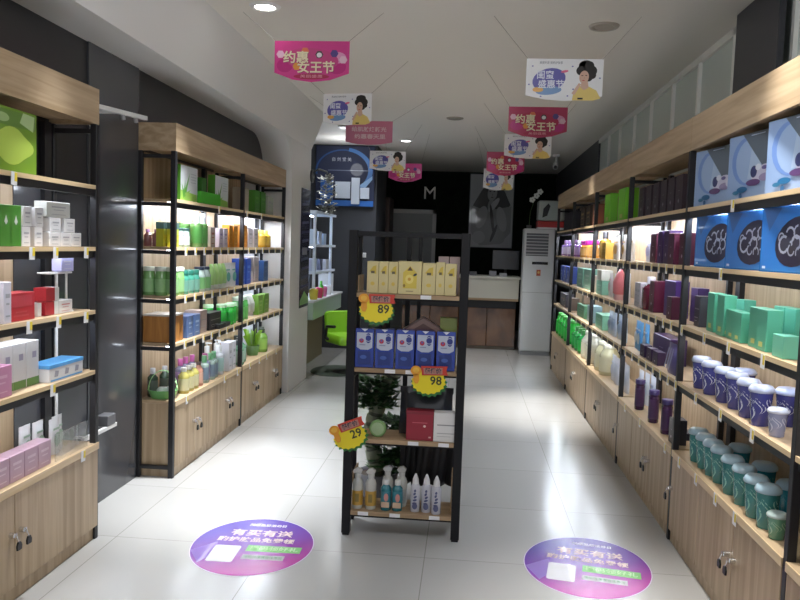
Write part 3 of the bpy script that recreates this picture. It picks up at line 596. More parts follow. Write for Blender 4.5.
rackrow('R2', 2, carton(0.24, 0.08, 0.215, (0.055, 0.018, 0.15), art=art_gem), 'large purple carton', 'carton', [(4.62, 0.11)])
rackrow('R2', 2, carton(0.10, 0.05, 0.13, MR, art=art_gem), 'small wine red carton in front', 'carton', [(4.43, 0.045)])
rackrow('R2', 2, carton(0.13, 0.06, 0.19, (0.07, 0.035, 0.16)), 'violet carton against the post', 'carton', [(4.30, 0.15)])
rackrow('R2', 3, pouch(0.13, 0.20, (0.10, 0.34, 0.66), (0.6, 0.65, 0.7)), 'light blue pouch', 'pouch', [(5.46, 0.09), (5.33, 0.08), (5.20, 0.09)])
rackrow('R2', 3, carton(0.42, 0.10, 0.16, (0.035, 0.012, 0.065), art=art_gem), 'long dark purple box', 'box', [(4.86, 0.15)])
rackrow('R2', 3, carton(0.12, 0.05, 0.08, (0.03, 0.012, 0.055), art=art_gem), 'small purple box standing in front', 'box', [(5.04, 0.05), (4.86, 0.05), (4.70, 0.05)])
q = pouch(0.24, 0.17, (0.07, 0.05, 0.20), None, t=0.05); a = M(); [a.fpoly([(-0.11+u, 0.02), (-0.09+u, 0.02), (0.0+u, 0.15), (-0.02+u, 0.15)], -0.03, col((0.45, 0.48, 0.7), 0.25)) for u in (0.0, 0.045, 0.09)]; a.build('silver_stripes', q)
rackrow('R2', 3, q, 'glossy purple bag with silver diagonal stripes', 'bag', [(4.36, 0.05)])
rackrow('R2', 4, bottle(0.032, 0.205, (0.035, 0.01, 0.05), (0.035, 0.02, 0.10), (0.04, 0.012, 0.06), cap=0.14, neck=0.9, sh=0.8), 'slender dark purple bottle', 'bottle', [(5.14, 0.05), (4.76, 0.05), (4.47, 0.055)])
rackrow('R2', 4, pouch(0.14, 0.22, (0.66, 0.70, 0.78), (0.5, 0.55, 0.7)), 'white plastic pouch', 'pouch', [(5.46, 0.13), (5.33, 0.14), (5.20, 0.15)])
rackrow('R2', 4, carton(0.10, 0.07, 0.14, (0.02, 0.02, 0.03), art=art_gem), 'black carton by the post', 'carton', [(4.25, 0.06)])
rackrow('R2', 4, carton(0.12, 0.07, 0.04, (0.02, 0.02, 0.04)), 'flat black case', 'case', [(4.38, 0.15)])
# ------------------------------------------------------------------ third right rack
LG = (0.20, 0.62, 0.04)
rackrow('R3', 0, carton(0.26, 0.10, 0.255, LG, art=art_sticker), 'lime green gift box', 'gift box', [(6.65, 0.09), (6.05, 0.09)])
rackrow('R3', 0, carton(0.10, 0.08, 0.22, (0.16, 0.09, 0.04)), 'brown carton between the lime green boxes', 'carton', [(6.36, 0.12)])
rackrow('R3', 1, bottle(0.05, 0.24, (0.42, 0.24, 0.04), (0.05, 0.05, 0.06), (0.5, 0.3, 0.08), cap=0.25), 'golden bottle with tall black cap', 'bottle', [(6.88, 0.08)])
rackrow('R3', 1, carton(0.11, 0.07, 0.14, (0.55, 0.34, 0.06), art=art_lines, c=(0.65, 0.5, 0.2)), 'golden orange carton', 'carton', [(6.74, 0.07), (6.60, 0.06)])
rackrow('R3', 1, pouch(0.15, 0.20, (0.66, 0.64, 0.62), (0.55, 0.33, 0.10)), 'white pouch with tan print', 'pouch', [(6.42, 0.09), (6.25, 0.07), (6.02, 0.08), (5.80, 0.09)])
rackrow('R3', 2, carton(0.28, 0.10, 0.12, (0.22, 0.50, 0.40), art=art_lines, c=(0.4, 0.65, 0.55)), 'pale teal box', 'box', [(6.80, 0.08)])
rackrow('R3', 2, carton(0.22, 0.10, 0.09, (0.62, 0.62, 0.58)), 'white box on top of pale teal box', 'box', [(6.82, 0.08, 0.124)])
rackrow('R3', 2, pouch(0.14, 0.20, (0.66, 0.62, 0.66), (0.6, 0.4, 0.45)), 'white and pink pouch', 'pouch', [(6.50, 0.08), (6.30, 0.08)])
rackrow('R3', 2, tubeb(0.055, 0.24, (0.55, 0.16, 0.18), (0.6, 0.35, 0.36)), 'coral pink tube', 'tube', [(6.08, 0.07)])
rackrow('R3', 2, pouch(0.16, 0.22, (0.70, 0.70, 0.74), (0.5, 0.5, 0.6)), 'white gathered bag', 'bag', [(5.84, 0.08)])
rackrow('R3', 3, carton(0.34, 0.12, 0.13, (0.20, 0.50, 0.36), art=art_lines, c=(0.3, 0.58, 0.45)), 'flat teal green box', 'box', [(6.78, 0.10)])
rackrow('R3', 3, pouch(0.18, 0.19, (0.50, 0.60, 0.74), (0.3, 0.42, 0.6)), 'pale blue wrapped bag', 'bag', [(6.42, 0.08), (6.22, 0.07), (6.02, 0.08), (5.82, 0.07)])
rackrow('R3', 4, bottle(0.085, 0.26, (0.58, 0.56, 0.36), (0.65, 0.64, 0.50), (0.62, 0.60, 0.42), cap=0.12, neck=0.6), 'big creamy yellow jar', 'jar', [(6.80, 0.11), (6.56, 0.11)])
rackrow('R3', 4, pouch(0.17, 0.21, (0.66, 0.70, 0.80), (0.55, 0.6, 0.72)), 'white packed bag', 'bag', [(6.30, 0.10), (6.12, 0.09), (5.93, 0.10), (5.75, 0.09)])
# ------------------------------------------------------------------ fourth right rack
rackrow('R4', 0, carton(0.26, 0.09, 0.22, (0.05, 0.03, 0.02), art=art_lines, c=(0.42, 0.28, 0.10)), 'dark box with golden print', 'box', [(8.15, 0.10), (7.78, 0.10)])
rackrow('R4', 0, carton(0.22, 0.09, 0.21, (0.22, 0.08, 0.05), art=art_lines, c=(0.45, 0.33, 0.2)), 'reddish brown box', 'box', [(7.38, 0.10)])
rackrow('R4', 1, bottle(0.06, 0.18, (0.20, 0.09, 0.28), (0.60, 0.60, 0.66), (0.3, 0.2, 0.4), cap=0.25), 'violet bottle with white cap', 'bottle', [(8.38, 0.08), (8.20, 0.08)])
rackrow('R4', 1, bottle(0.075, 0.17, (0.55, 0.28, 0.06), (0.42, 0.02, 0.26), (0.62, 0.36, 0.12), cap=0.25, neck=0.8), 'orange bottle with magenta cap', 'bottle', [(7.92, 0.09), (7.68, 0.09), (7.45, 0.08), (7.24, 0.08)])
rackrow('R4', 2, carton(0.40, 0.10, 0.20, (0.24, 0.48, 0.40), art=art_lines, c=(0.45, 0.6, 0.55)), 'pale teal gift box', 'box', [(8.10, 0.10), (7.62, 0.10)])
rackrow('R4', 2, carton(0.20, 0.10, 0.15, (0.60, 0.58, 0.52)), 'cream box', 'box', [(7.25, 0.10)])
rackrow('R4', 3, carton(0.50, 0.10, 0.13, (0.16, 0.42, 0.26), art=art_lines, c=(0.3, 0.5, 0.4)), 'flat green box', 'box', [(7.92, 0.10)])
rackrow('R4', 3, carton(0.14, 0.10, 0.10, (0.22, 0.14, 0.10)), 'brown carton on flat green box', 'carton', [(7.95, 0.12, 0.134)])
rackrow('R4', 3, carton(0.26, 0.10, 0.16, (0.30, 0.48, 0.55)), 'grey blue box', 'box', [(7.38, 0.10)])
rackrow('R4', 4, bottle(0.075, 0.24, (0.02, 0.30, 0.06), (0.04, 0.20, 0.05), (0.03, 0.40, 0.08), cap=0.2), 'deep green bottle', 'bottle', [(8.30, 0.10), (8.08, 0.10), (7.86, 0.10)])
rackrow('R4', 4, bottle(0.11, 0.27, (0.60, 0.60, 0.50), (0.66, 0.66, 0.58), (0.64, 0.62, 0.48), cap=0.1, neck=0.6), 'large ivory jar', 'jar', [(7.54, 0.125), (7.24, 0.125)])
# ------------------------------------------------------------------ fifth right rack
rackrow('R5', 0, carton(0.9, 0.10, 0.22, (0.012, 0.012, 0.02)), 'long black case', 'case', [(9.20, 0.10)])
rackrow('R5', 1, bottle(0.07, 0.19, (0.16, 0.10, 0.26), (0.10, 0.05, 0.14), (0.4, 0.35, 0.5), cap=0.25), 'dark violet bottle', 'bottle', [(9.55, 0.09), (9.25, 0.09), (8.95, 0.09), (8.70, 0.09)])
rackrow('R5', 2, carton(0.22, 0.10, 0.19, (0.04, 0.08, 0.36), art=art_lines, c=(0.2, 0.28, 0.6)), 'royal blue box', 'box', [(9.65, 0.10), (9.35, 0.10), (9.05, 0.10), (8.78, 0.10)])
rackrow('R5', 3, carton(0.55, 0.10, 0.16, (0.06, 0.06, 0.08), art=art_logo), 'charcoal grey box with bright window', 'box', [(9.40, 0.10)])
rackrow('R5', 3, carton(0.20, 0.10, 0.14, (0.16, 0.12, 0.10)), 'brownish box', 'box', [(8.80, 0.10)])
rackrow('R5', 4, bottle(0.10, 0.27, (0.03, 0.50, 0.06), (0.05, 0.34, 0.05), (0.04, 0.62, 0.08), cap=0.12, neck=0.7), 'vivid green jar', 'jar', [(9.68, 0.115), (9.42, 0.115), (9.16, 0.115), (8.90, 0.115), (8.66, 0.115)])

# ------------------------------------------------------------------ price tags clipped over the shelf edges
def ptag():
    o = M().box(-0.020, 0.020, -0.0015, 0, -0.050, 0.004, paper).build('price_tag')
    M().box(0.002, 0.019, -0.0025, -0.0015, -0.034, 0.002, yel).build('yellow_half', o)
    return o
pt = ptag(); used = [False]
def tags(rk, k, ys):
    side = rk[0]; n = len(ys)
    for i, y in enumerate(ys):
        o = pt if not used[0] else dup(pt); used[0] = True
        out = 0.008 if k == 4 else 0.0015
        o.location = ((XL + out) if side == 'L' else (XR - out), y, SH[k] - 0.004)
        o.rotation_euler = (0, R(2), PI/2 if side == 'L' else -PI/2)
        tag(o, ordl(i, n) + 'white and yellow price tag on edge of ' + SHN[k] + ', ' + RK[rk], 'price tag', ('price tags on ' + SHN[k] + ' of ' + RK[rk]) if n > 1 else None)
tags('LN', 0, [2.918]); tags('LN', 1, [3.043, 3.228, 3.500]); tags('LN', 2, [3.022, 3.253, 3.500]); tags('LN', 3, [3.204]); tags('LN', 4, [3.463])
tags('LM', 0, [5.45]); tags('LM', 4, [4.83, 5.62, 5.95])
for k in (1, 2, 3):
    tags('LM', k, [4.80 + 0.175*i for i in range(7)]); tags('LF', k, [6.22 + 0.22*i for i in range(6)])
tags('LF', 0, [6.16, 6.60]); tags('LF', 4, [6.3, 6.6, 6.85, 7.2])
tags('R1', 0, [3.415]); tags('R1', 1, [3.515]); tags('R1', 2, [4.072, 3.692, 3.355, 2.972]); tags('R1', 3, [4.125, 3.765, 3.403, 3.028]); tags('R1', 4, [4.236, 3.953, 3.664, 3.379, 3.136])
for k in (1, 2, 3):
    tags('R2', k, [5.42, 5.20, 5.0, 4.80, 4.62, 4.45, 4.28]); tags('R3', k, [6.85, 6.6, 6.35, 6.1, 5.85, 5.65]); tags('R4', k, [8.2, 7.85, 7.5, 7.2])
tags('R2', 4, [5.3, 4.85])
# ------------------------------------------------------------------ gondola racks in the middle
KX0, KX1, KY, KH = -0.614, 0.0135, 3.869, 1.626
KS = [1.30, 0.905, 0.528, 0.135]
def kiosk(y, label, depth=0.27):
    root = empty('display_stand_rack', ((KX0+KX1)/2, y, 0)); tag(root, label, 'shelf stand')
    w = KX1-KX0; t = 0.045
    for sx in (-1, 1):
        for yy, tt in ((0, 0.045), (depth-0.035, 0.035)):
            xo = sx*w/2; p = M().box(min(xo, xo-sx*tt), max(xo, xo-sx*tt), yy, yy+tt, 0.012, KH, kblack); p.box(min(xo, xo-sx*tt)+0.004, max(xo, xo-sx*tt)-0.004, yy+0.004, yy+tt-0.004, 0, 0.012, kblack)
            p.build('post', root, bevel=0.002)
        xs = sorted((sx*(w/2-0.005), sx*(w/2-0.030)))
        for z in (KH-0.03, 0.09, 0.49, 0.83, 1.255): M().box(xs[0], xs[1], 0.045, depth-0.035, z, z+0.02, kblack).build('side_rail', root)
    M().box(-w/2+0.045, w/2-0.045, 0.008, 0.030, KH-0.028, KH-0.004, kblack).build('top_rail', root)
    M().box(-w/2+0.035, w/2-0.035, depth-0.028, depth-0.008, KH-0.028, KH-0.004, kblack).build('top_rail', root)
    M().box(-0.03, -0.005, depth-0.025, depth-0.003, 0.11, KH-0.028, kblack).build('back_post', root); M().box(0.035, 0.055, depth-0.025, depth-0.003, 0.11, KH-0.028, kblack).build('back_post', root)
    for z in KS:
        s_ = M().box(-w/2+0.012, w/2-0.012, 0.046, depth-0.036, z-0.022, z, wood_x).box(-w/2+0.046, w/2-0.046, 0.004, 0.046, z-0.022, z, wood_x); so = s_.build('shelf', root, bevel=0.001)
        M().box(-w/2+0.046, w/2-0.046, 0.010, 0.02, z-0.032, z-0.022, kblack).build('shelf_rail', so)
    # low side boards on shelf one and four
    for z, hh in ((KS[0], 0.09), (KS[3], 0.20)):
        for sx in (-1, 1):
            xs = sorted((sx*(w/2-0.046), sx*(w/2-0.052))); M().box(xs[0], xs[1], 0.05, depth-0.04, z, z+hh, wood_x).build('side_board', root)
    return root
kiosk(KY, 'black framed stand with four oak shelves in the middle of the aisle')
def kput(o, x, z, dy, label, cat, grp=None, rz=0, y=KY):
    o.location = (x, y+dy, z+0.0012); o.rotation_euler = (0, 0, rz); tag(o, label, cat, grp)
def kpx(px): return -0.0292 + (px-460)*0.005157*1.0
CR = (0.60, 0.51, 0.25)
ws = [(365, 377), (377, 387), (387, 397), (397, 421), (421, 435), (435, 444), (444, 456)]
for i, (a, b) in enumerate(ws):
    x = kpx((a+b)/2); w = (b-a)*0.00516*0.97
    o = carton(w, 0.10, 0.165 + (0.006 if i in (3, 5) else 0), CR, art=art_flower if i == 3 else (art_side if i in (1, 2, 4, 6) else art_side)); 
    kput(o, x, KS[0], 0.075 - (0.012 if i == 3 else 0), ordl(i, 7) + ('wide cream box with yellow flower window' if i == 3 else 'narrow cream box') + ' on top shelf of front stand', 'box', 'cream boxes on the front stand')
q = carton(0.055, 0.05, 0.20, (0.50, 0.38, 0.38), art=art_lines, c=(0.6, 0.5, 0.5))
for i, x in enumerate((-0.125, -0.065)): kput(q if i == 0 else dup(q), x, KS[0], 0.19, ('left' if i == 0 else 'right') + ' pinkish carton behind the cream boxes on front stand', 'carton', 'pinkish cartons behind cream boxes')
q = carton(0.098, 0.06, 0.205, (0.03, 0.06, 0.34), art=art_blue, rough=0.25)
for i, px in enumerate((366, 386.5, 407.5, 428, 449)):
    o = q if i == 0 else dup(q); kput(o, kpx(px)-0.006, KS[1], 0.05, ordl(i, 5) + 'royal blue and white blister box on second shelf of front stand', 'box', 'blue blister boxes on the front stand', R(0))
o = carton(0.142, 0.07, 0.155, (0.28, 0.012, 0.03), art=art_logo); M().cbox(0, 0, 0.146, 0.074, 0.14, 0.158, col((0.22, 0.01, 0.025))).build('lid', o); kput(o, -0.215, KS[2], 0.06, 'dark red gift box on third shelf of the front stand', 'gift box')
o = carton(0.150, 0.07, 0.155, (0.72, 0.71, 0.70), art=art_grey); kput(o, -0.062-0.004, KS[2], 0.055, 'white gift box beside the dark red one on the front stand', 'gift box')
def spraybottle(bc, lc):
    o = M().lathe([(0.028, 0), (0.030, 0.006), (0.030, 0.135), (0.024, 0.155), (0.013, 0.165)], col(bc, 0.2, 0.5), n=18).build('spray_bottle')
    M().lathe([(0.0305, 0.02), (0.0305, 0.10)], col(lc, 0.4), n=18, cap=False).frect(-0.010, 0.012, 0.04, 0.085, -0.0312, col((lc[0]*0.5, lc[1]*0.6, lc[2]*0.8))).build('wrap_label', o)
    c = M().lathe([(0.016, 0.160), (0.018, 0.185), (0.012, 0.19)], col((0.5, 0.5, 0.48), 0.3), n=14); c.prism([(-0.020, 0.19), (0.018, 0.19), (0.024, 0.205), (0.008, 0.218), (-0.014, 0.214), (-0.026, 0.200)], -0.012, 0.012, col((0.55, 0.55, 0.53), 0.3)); c.build('nozzle', o)
    return o
for i, (px, dy, lc, t) in enumerate([(361, 0.06, (0.52, 0.30, 0.05), 'leftmost orange labelled spray bottle with teal print'), (375, 0.06, (0.50, 0.30, 0.06), 'second from left spray bottle, plain orange label'), (391, 0.13, (0.35, 0.37, 0.36), 'pale spray bottle behind the left teal one'), (406, 0.13, (0.35, 0.37, 0.36), 'pale spray bottle behind the right teal one')]):
    kput(spraybottle((0.50, 0.50, 0.46), lc), kpx(px), KS[3], dy, t + ', bottom shelf of front stand', 'bottle', None)
for i, px in enumerate((391, 403)):
    o = bottle(0.028, 0.165, (0.02, 0.16, 0.20), (0.62, 0.62, 0.60), (0.03, 0.20, 0.25), cap=0.16, neck=0.5, sh=0.72)
    M().frect(-0.022, 0.022, 0.02, 0.05, -0.0300, col((0.55, 0.40, 0.28))).fdisc(0.004, 0.075, 0.012, 0.022, -0.0302, col((0.55, 0.25, 0.22))).build('front_print', o)
    kput(o, kpx(px), KS[3], 0.055, ('left' if i == 0 else 'right') + ' teal bottle with white cap on bottom shelf of front stand', 'bottle', 'teal bottles on the front stand')
q = M().lathe([(0.024, 0), (0.026, 0.005), (0.026, 0.135), (0.018, 0.150), (0.016, 0.152)], col((0.50, 0.50, 0.56), 0.25, 0.5), n=18).build('spray_bottle')
M().lathe([(0.018, 0.150), (0.016, 0.175), (0.006, 0.200), (0.003, 0.205)], col((0.66, 0.66, 0.68), 0.3), n=14).build('pointed_cap', q)
a = M(); [a.fdisc(0.002*((i % 3)-1), 0.05+0.017*i, 0.012-0.001*i, 0.006, -0.0268, col((0.07, 0.08, 0.18)), tilt=20*i) for i in range(5)]; a.fdisc(0, 0.035, 0.014, 0.018, -0.0268, col((0.10, 0.11, 0.22))); a.build('front_print', q)
for i, (px, dy) in enumerate(((421.5, 0.06), (433, 0.06), (443.5, 0.04))):
    kput(q if i == 0 else dup(q), kpx(px), KS[3], dy, ordl(i, 3) + 'slim white spray bottle with pointed cap, bottom shelf of front stand', 'bottle', 'white spray bottles on the front stand')
for z, xs in ((KS[0], (-0.205,)), (KS[1], (-0.27, -0.38)), (KS[2], (-0.245, -0.085)), (KS[3], (-0.50, -0.33, -0.12))):
    for i, x in enumerate(xs):
        o = M().box(-0.028, 0.028, -0.0015, 0, -0.020, 0.0, paper).build('price_strip', loc=(x, KY+0.0035, z-0.001)); 
        nm = {KS[0]: 'top', KS[1]: 'second', KS[2]: 'third', KS[3]: 'bottom'}[z]
        tag(o, (ordl(i, len(xs)) if len(xs) != 2 else ('left ', 'right ')[i]) + 'white price strip on the edge of the %s shelf of front stand' % nm, 'price tag', ('price strips on the %s shelf of front stand' % nm) if len(xs) > 1 else None)
# burst price cards
def burst(num, loc, rz_tilt, label):
    root = empty('price_card', loc); tag(root, label, 'price card'); root.rotation_euler = (0, R(rz_tilt), 0)
    def star(m, r, d, n, y, mt, sx=1.35, cx=0.0, cz=0.0):
        pts = []
        for i in range(2*n): a = PI*i/n; q = r if i % 2 else r*d; pts.append((cx+sx*q*math.cos(a), cz+q*math.sin(a)))
        return m.prism(pts, y, y+0.002, mt)
    g = M(); star(g, 0.072, 0.86, 18, 0.002, col((0.02, 0.16, 0.03))); g.v = [(x+0.004, y, z-0.012) for x, y, z in g.v]; g.build('green_burst', root)
    yb = M(); star(yb, 0.068, 0.90, 18, -0.001, col((0.80, 0.66, 0.01), 0.35)); yb.build('yellow_burst', root)
    b = M(); b.prism([(-0.035, 0.034), (0.100, 0.036), (0.092, 0.060), (0.098, 0.083), (-0.040, 0.082)], -0.005, -0.002, col((0.55, 0.04, 0.02))); b.prism([(-0.025, 0.040), (0.072, 0.041), (0.072, 0.074), (-0.028, 0.072)], -0.0065, -0.005, col((0.45, 0.20, 0.16)))
    b.text('超值价', 0.030, 0.023, 0.057, -0.0068, col((0.03, 0.04, 0.06)), w=0.085, bold=0.0008); b.build('banner', root)
    t = M(); t.prism([(-0.066+0.028*math.cos(R(a)), 0.058+0.025*math.sin(R(a))) for a in range(0, 360, 24)], -0.006, -0.001, col((0.75, 0.32, 0.02)))
    t.prism([(-0.078, 0.038), (-0.050, 0.038), (-0.048, 0.008), (-0.056, -0.010), (-0.070, -0.010), (-0.080, 0.010)], -0.006, -0.001, col((0.75, 0.33, 0.02)))
    t.fdisc(-0.066, 0.060, 0.016, 0.014, -0.0064, col((0.80, 0.45, 0.05))); t.build('thumb_shape', root)
    n = M(); n.text(num, 0.062, 0.038, 0.004, -0.0020, col((0.03, 0.04, 0.01)), bold=0.0012); n.build('price_number', root)
burst('89', (-0.460, KY-0.012, 1.215), 0, 'yellow burst price card reading 89, hung under top shelf of front stand')
burst('98', (-0.175, KY-0.012, 0.852), -1, 'yellow burst price card reading 98, hung under second shelf of front stand')
burst('29', (-0.580, KY-0.012, 0.540), -22, 'tilted yellow burst price card reading 29, on left post of front stand')
# plant and bags behind the stand, small goods at the back of its shelves
def leafplant(n, spread, hh, c, size=0.05):
    lf = M()
    for i in range(n):
        t = random.uniform(0, 2*PI); z = random.uniform(0.05, hh); rr = random.uniform(0.2, 1)*spread; up = random.uniform(-0.3, 0.8)
        cpt = Vector((rr*math.cos(t), rr*math.sin(t)*0.6, z)); d = Vector((math.cos(t), math.sin(t), up)).normalized(); s_ = d.cross(Vector((0, 0, 1))).normalized()*size*0.4
        nrm = d.cross(s_).normalized()*size*0.12
        lf.add([cpt-d*size*0.5, cpt+s_+nrm, cpt+d*size*0.6, cpt-s_+nrm], [(0, 1, 2), (0, 2, 3)], c)
    return lf
lfm = noisy('dark_leaf', (0.01, 0.04, 0.012), (0.04, 0.11, 0.03), (14, 14, 14), 0.4)
root = empty('potted_plant', (-0.50, 4.52, 0)); tag(root, 'potted plant with pale ribbed leaning trunk and dark leaves, behind the front stand', 'plant')
M().lathe([(0.10, 0), (0.13, 0.16), (0.12, 0.16), (0.11, 0.14)], col((0.10, 0.10, 0.11))).lathe([(0.115, 0.14), (0.001, 0.145)], col((0.04, 0.03, 0.02)), cap=False).build('pot', root)
tr = M(); pts = [Vector((0.0, 0, 0.14)), Vector((-0.05, 0, 0.40)), Vector((0.0, 0, 0.62)), Vector((0.09, 0, 0.80)), Vector((0.16, 0, 0.94))]
pale, dk = col((0.17, 0.19, 0.12), 0.6), col((0.07, 0.08, 0.05), 0.6)
for i in range(40):
    f = i/10; k = min(3, int(f)); p = pts[k].lerp(pts[k+1], f-k); f2 = (i+1)/10 - 1e-6; k2 = min(3, int(f2)); q = pts[k2].lerp(pts[k2+1], f2-k2)
    tr.tube(p, q, 0.052 if i % 3 else 0.045, pale if i % 3 else dk, 12)
tr.build('ribbed_trunk', root)
l1 = leafplant(360, 0.15, 0.24, lfm, 0.055); l1.tf(Matrix.Translation((-0.03, -0.05, 0.52))); l1.build('upper_leaves', root)
l2 = leafplant(620, 0.23, 0.36, lfm, 0.065); l2.tf(Matrix.Translation((0.17, -0.02, 0.14))); l2.build('lower_leaves', root)
o = M().lathe([(0.044, 0), (0.046, 0.004), (0.046, 0.022), (0.040, 0.026)], col((0.20, 0.36, 0.13), 0.4), n=24)
o.lathe([(0.034, 0.026), (0.020, 0.027)], col((0.36, 0.50, 0.28)), n=24); o.tf(Matrix.Translation((0, 0, 0.046)) @ Matrix.Rotation(PI/2, 4, 'X'))
o = o.build('cream_tin'); kput(o, -0.440, KS[2], 0.07, 'round light green tin standing on its side, third shelf of front stand', 'tin')
def bag(w, h, c):
    o = pouch(w, h, c, None, 'handbag', 0.08)
    hd = M().path([(-w*0.25, 0, h*0.95), (-w*0.22, 0, h*1.10), (0, 0, h*1.18), (w*0.22, 0, h*1.10), (w*0.25, 0, h*0.95)], 0.006, col((0.08, 0.08, 0.09))); hd.build('handle', o)
    return o
kput(bag(0.29, 0.26, (0.02, 0.022, 0.03)), -0.19, KS[2], 0.17, 'black handbag standing behind the white gift box on front stand', 'bag')
for i, (x, c) in enumerate(((-0.245, (0.012, 0.012, 0.014)), (-0.145, (0.016, 0.014, 0.016)), (-0.05, (0.010, 0.010, 0.012)))):
    g = M(); n = 14; vs = []
    for r_ in range(8):
        for j in range(n+1):
            u = j/n; vs.append((-0.056+0.112*u, 0.012*math.sin(u*11+r_*0.5)*(0.4+r_*0.12), -0.02-0.043*r_ + (0.02*math.sin(u*PI) if r_ == 7 else 0)))
    g.add(vs, [(r_*(n+1)+j, r_*(n+1)+j+1, (r_+1)*(n+1)+j+1, (r_+1)*(n+1)+j) for r_ in range(7) for j in range(n)], col(c, 0.6), True)
    o = g.build('hanging_bag', loc=(x-0.02, KY+0.305, KS[2]-0.012)); md = o.modifiers.new('t', 'SOLIDIFY'); md.thickness = 0.012
    M().path([(-0.02, 0, -0.03), (-0.012, 0, 0.0), (0.012, 0, 0.0), (0.02, 0, -0.03)], 0.003, col((0.2, 0.2, 0.2))).build('strap', o)
    tag(o, ordl(i, 3) + 'black cloth bag hanging at the back of front stand, below third shelf', 'bag', 'black bags hung at the back of the front stand')
rf = M().prism([(-0.13, 0), (0.13, 0), (0.13, 0.18), (-0.02, 0.27), (-0.13, 0.20)], -0.03, 0.03, col((0.10, 0.045, 0.04)), col((0.20, 0.12, 0.09)))
rf.fpoly([(-0.13, 0.19), (-0.02, 0.262), (0.13, 0.172), (0.13, 0.150), (-0.02, 0.235), (-0.13, 0.165)], -0.0308, col((0.22, 0.13, 0.11))); kput(rf.build('gable_box'), -0.20, KS[1], 0.15, 'dark reddish brown gable-topped box behind the blue boxes on front stand', 'box')
kput(carton(0.09, 0.06, 0.27, (0.20, 0.24, 0.05)), -0.085, KS[1], 0.15, 'olive yellow carton right of the gable-topped box on front stand', 'carton')

# ------------------------------------------------------------------ floor stickers
def grad_sticker():
    m = bpy.data.materials.new('purple_to_magenta_print'); m.use_nodes = True; nt = m.node_tree; b = nt.nodes['Principled BSDF']
    tc = nt.nodes.new('ShaderNodeTexCoord'); sp = nt.nodes.new('ShaderNodeSeparateXYZ'); nt.links.new(tc.outputs['Object'], sp.inputs[0])
    ad = nt.nodes.new('ShaderNodeMath'); ad.operation = 'MULTIPLY_ADD'; ad.inputs[1].default_value = 0.55; nt.links.new(sp.outputs['X'], ad.inputs[0])
    ng = nt.nodes.new('ShaderNodeMath'); ng.operation = 'MULTIPLY'; ng.inputs[1].default_value = -1; nt.links.new(sp.outputs['Y'], ng.inputs[0]); nt.links.new(ng.outputs[0], ad.inputs[2])
    mr = nt.nodes.new('ShaderNodeMapRange'); mr.inputs['From Min'].default_value = -0.34; mr.inputs['From Max'].default_value = 0.34; nt.links.new(ad.outputs[0], mr.inputs['Value'])
    cr = nt.nodes.new('ShaderNodeValToRGB'); e = cr.color_ramp.elements
    e[0].position = 0.1; e[0].color = (0.075, 0.035, 0.30, 1); e[1].position = 0.95; e[1].color = (0.38, 0.02, 0.26, 1)
    n = e.new(0.5); n.color = (0.15, 0.035, 0.30, 1)
    nt.links.new(mr.outputs[0], cr.inputs[0]); nt.links.new(cr.outputs[0], b.inputs['Base Color']); b.inputs['Roughness'].default_value = 0.25
    return m
gs = grad_sticker()
def sticker(x, y, rz, label):
    root = empty('floor_sticker', (x, y, 0.0), rz); tag(root, label, 'sticker', 'promotional floor stickers')
    def flat(m): m.v = [(a, c, -b) for a, b, c in m.v]; return m      # -Y facing sheet laid flat on the floor
    rx, ry = 0.305, 0.362
    M().add([(rx*1.012*math.cos(2*PI*i/64), ry*1.012*math.sin(2*PI*i/64), 0.0009) for i in range(64)], [list(range(64))], col((0.62, 0.55, 0.72))).build('rim', root)
    M().add([(rx*math.cos(2*PI*i/64), ry*math.sin(2*PI*i/64), 0.0013) for i in range(64)], [list(range(64))], gs).build('printed_disc', root)
    sc_w = col((0.78, 0.74, 0.80)); peach = col((0.66, 0.52, 0.48))
    t = M(); y0 = -0.0016
    t.fpoly([(-rx*0.96, -0.10), (-rx*0.62, 0.02), (-rx*0.50, -0.12), (-rx*0.70, -0.24)], y0+0.0002, col((0.17, 0.08, 0.36)))
    t.text('超级品牌活动日', 0.034, 0.02, 0.265, y0, sc_w, bold=0.0006, w=0.20)
    t.farc(-0.03, 0.262, 0.02, 0.026, 20, 200, y0, sc_w)
    t.text('有买有送', 0.088, 0.01, 0.150, y0, peach, bold=0.0022, w=0.33)
    t.text('购护肤品免费领', 0.060, 0.0, 0.060, y0, peach, bold=0.0016, w=0.40)
    flat(t).build('lettering', root)
    g = M(); g.frect(-0.02, 0.255, -0.080, -0.005, y0, col((0.16, 0.45, 0.12))); g.text('扫码领好礼', 0.05, 0.115, -0.043, y0-0.0004, col((0.55, 0.72, 0.45)), w=0.25, bold=0.0008)
    g.frect(-0.02, 0.19, -0.175, -0.120, y0, col((0.42, 0.40, 0.42))); g.text('活动详情请咨询导购', 0.03, 0.085, -0.148, y0-0.0004, col((0.15, 0.35, 0.18)), w=0.19)
    flat(g).build('green_banner', root)
    c = M(); pts = []
    for cx, cz, a0 in ((-0.065, -0.035, 0), (-0.170, -0.035, 90), (-0.170, -0.205, 180), (-0.065, -0.205, 270)):
        for a in range(0, 91, 30): pts.append((cx+0.014*math.cos(R(a0+a)), cz+0.014*math.sin(R(a0+a))))
    c.fpoly(pts, y0-0.0003, col((0.60, 0.60, 0.62))); flat(c).build('white_card', root)
sticker(-1.034, 3.660, R(2), 'round purple and magenta floor sticker on the left side of the aisle')
sticker(0.650, 3.690, R(-10), 'round purple and magenta floor sticker on the right side, before nearest right rack')
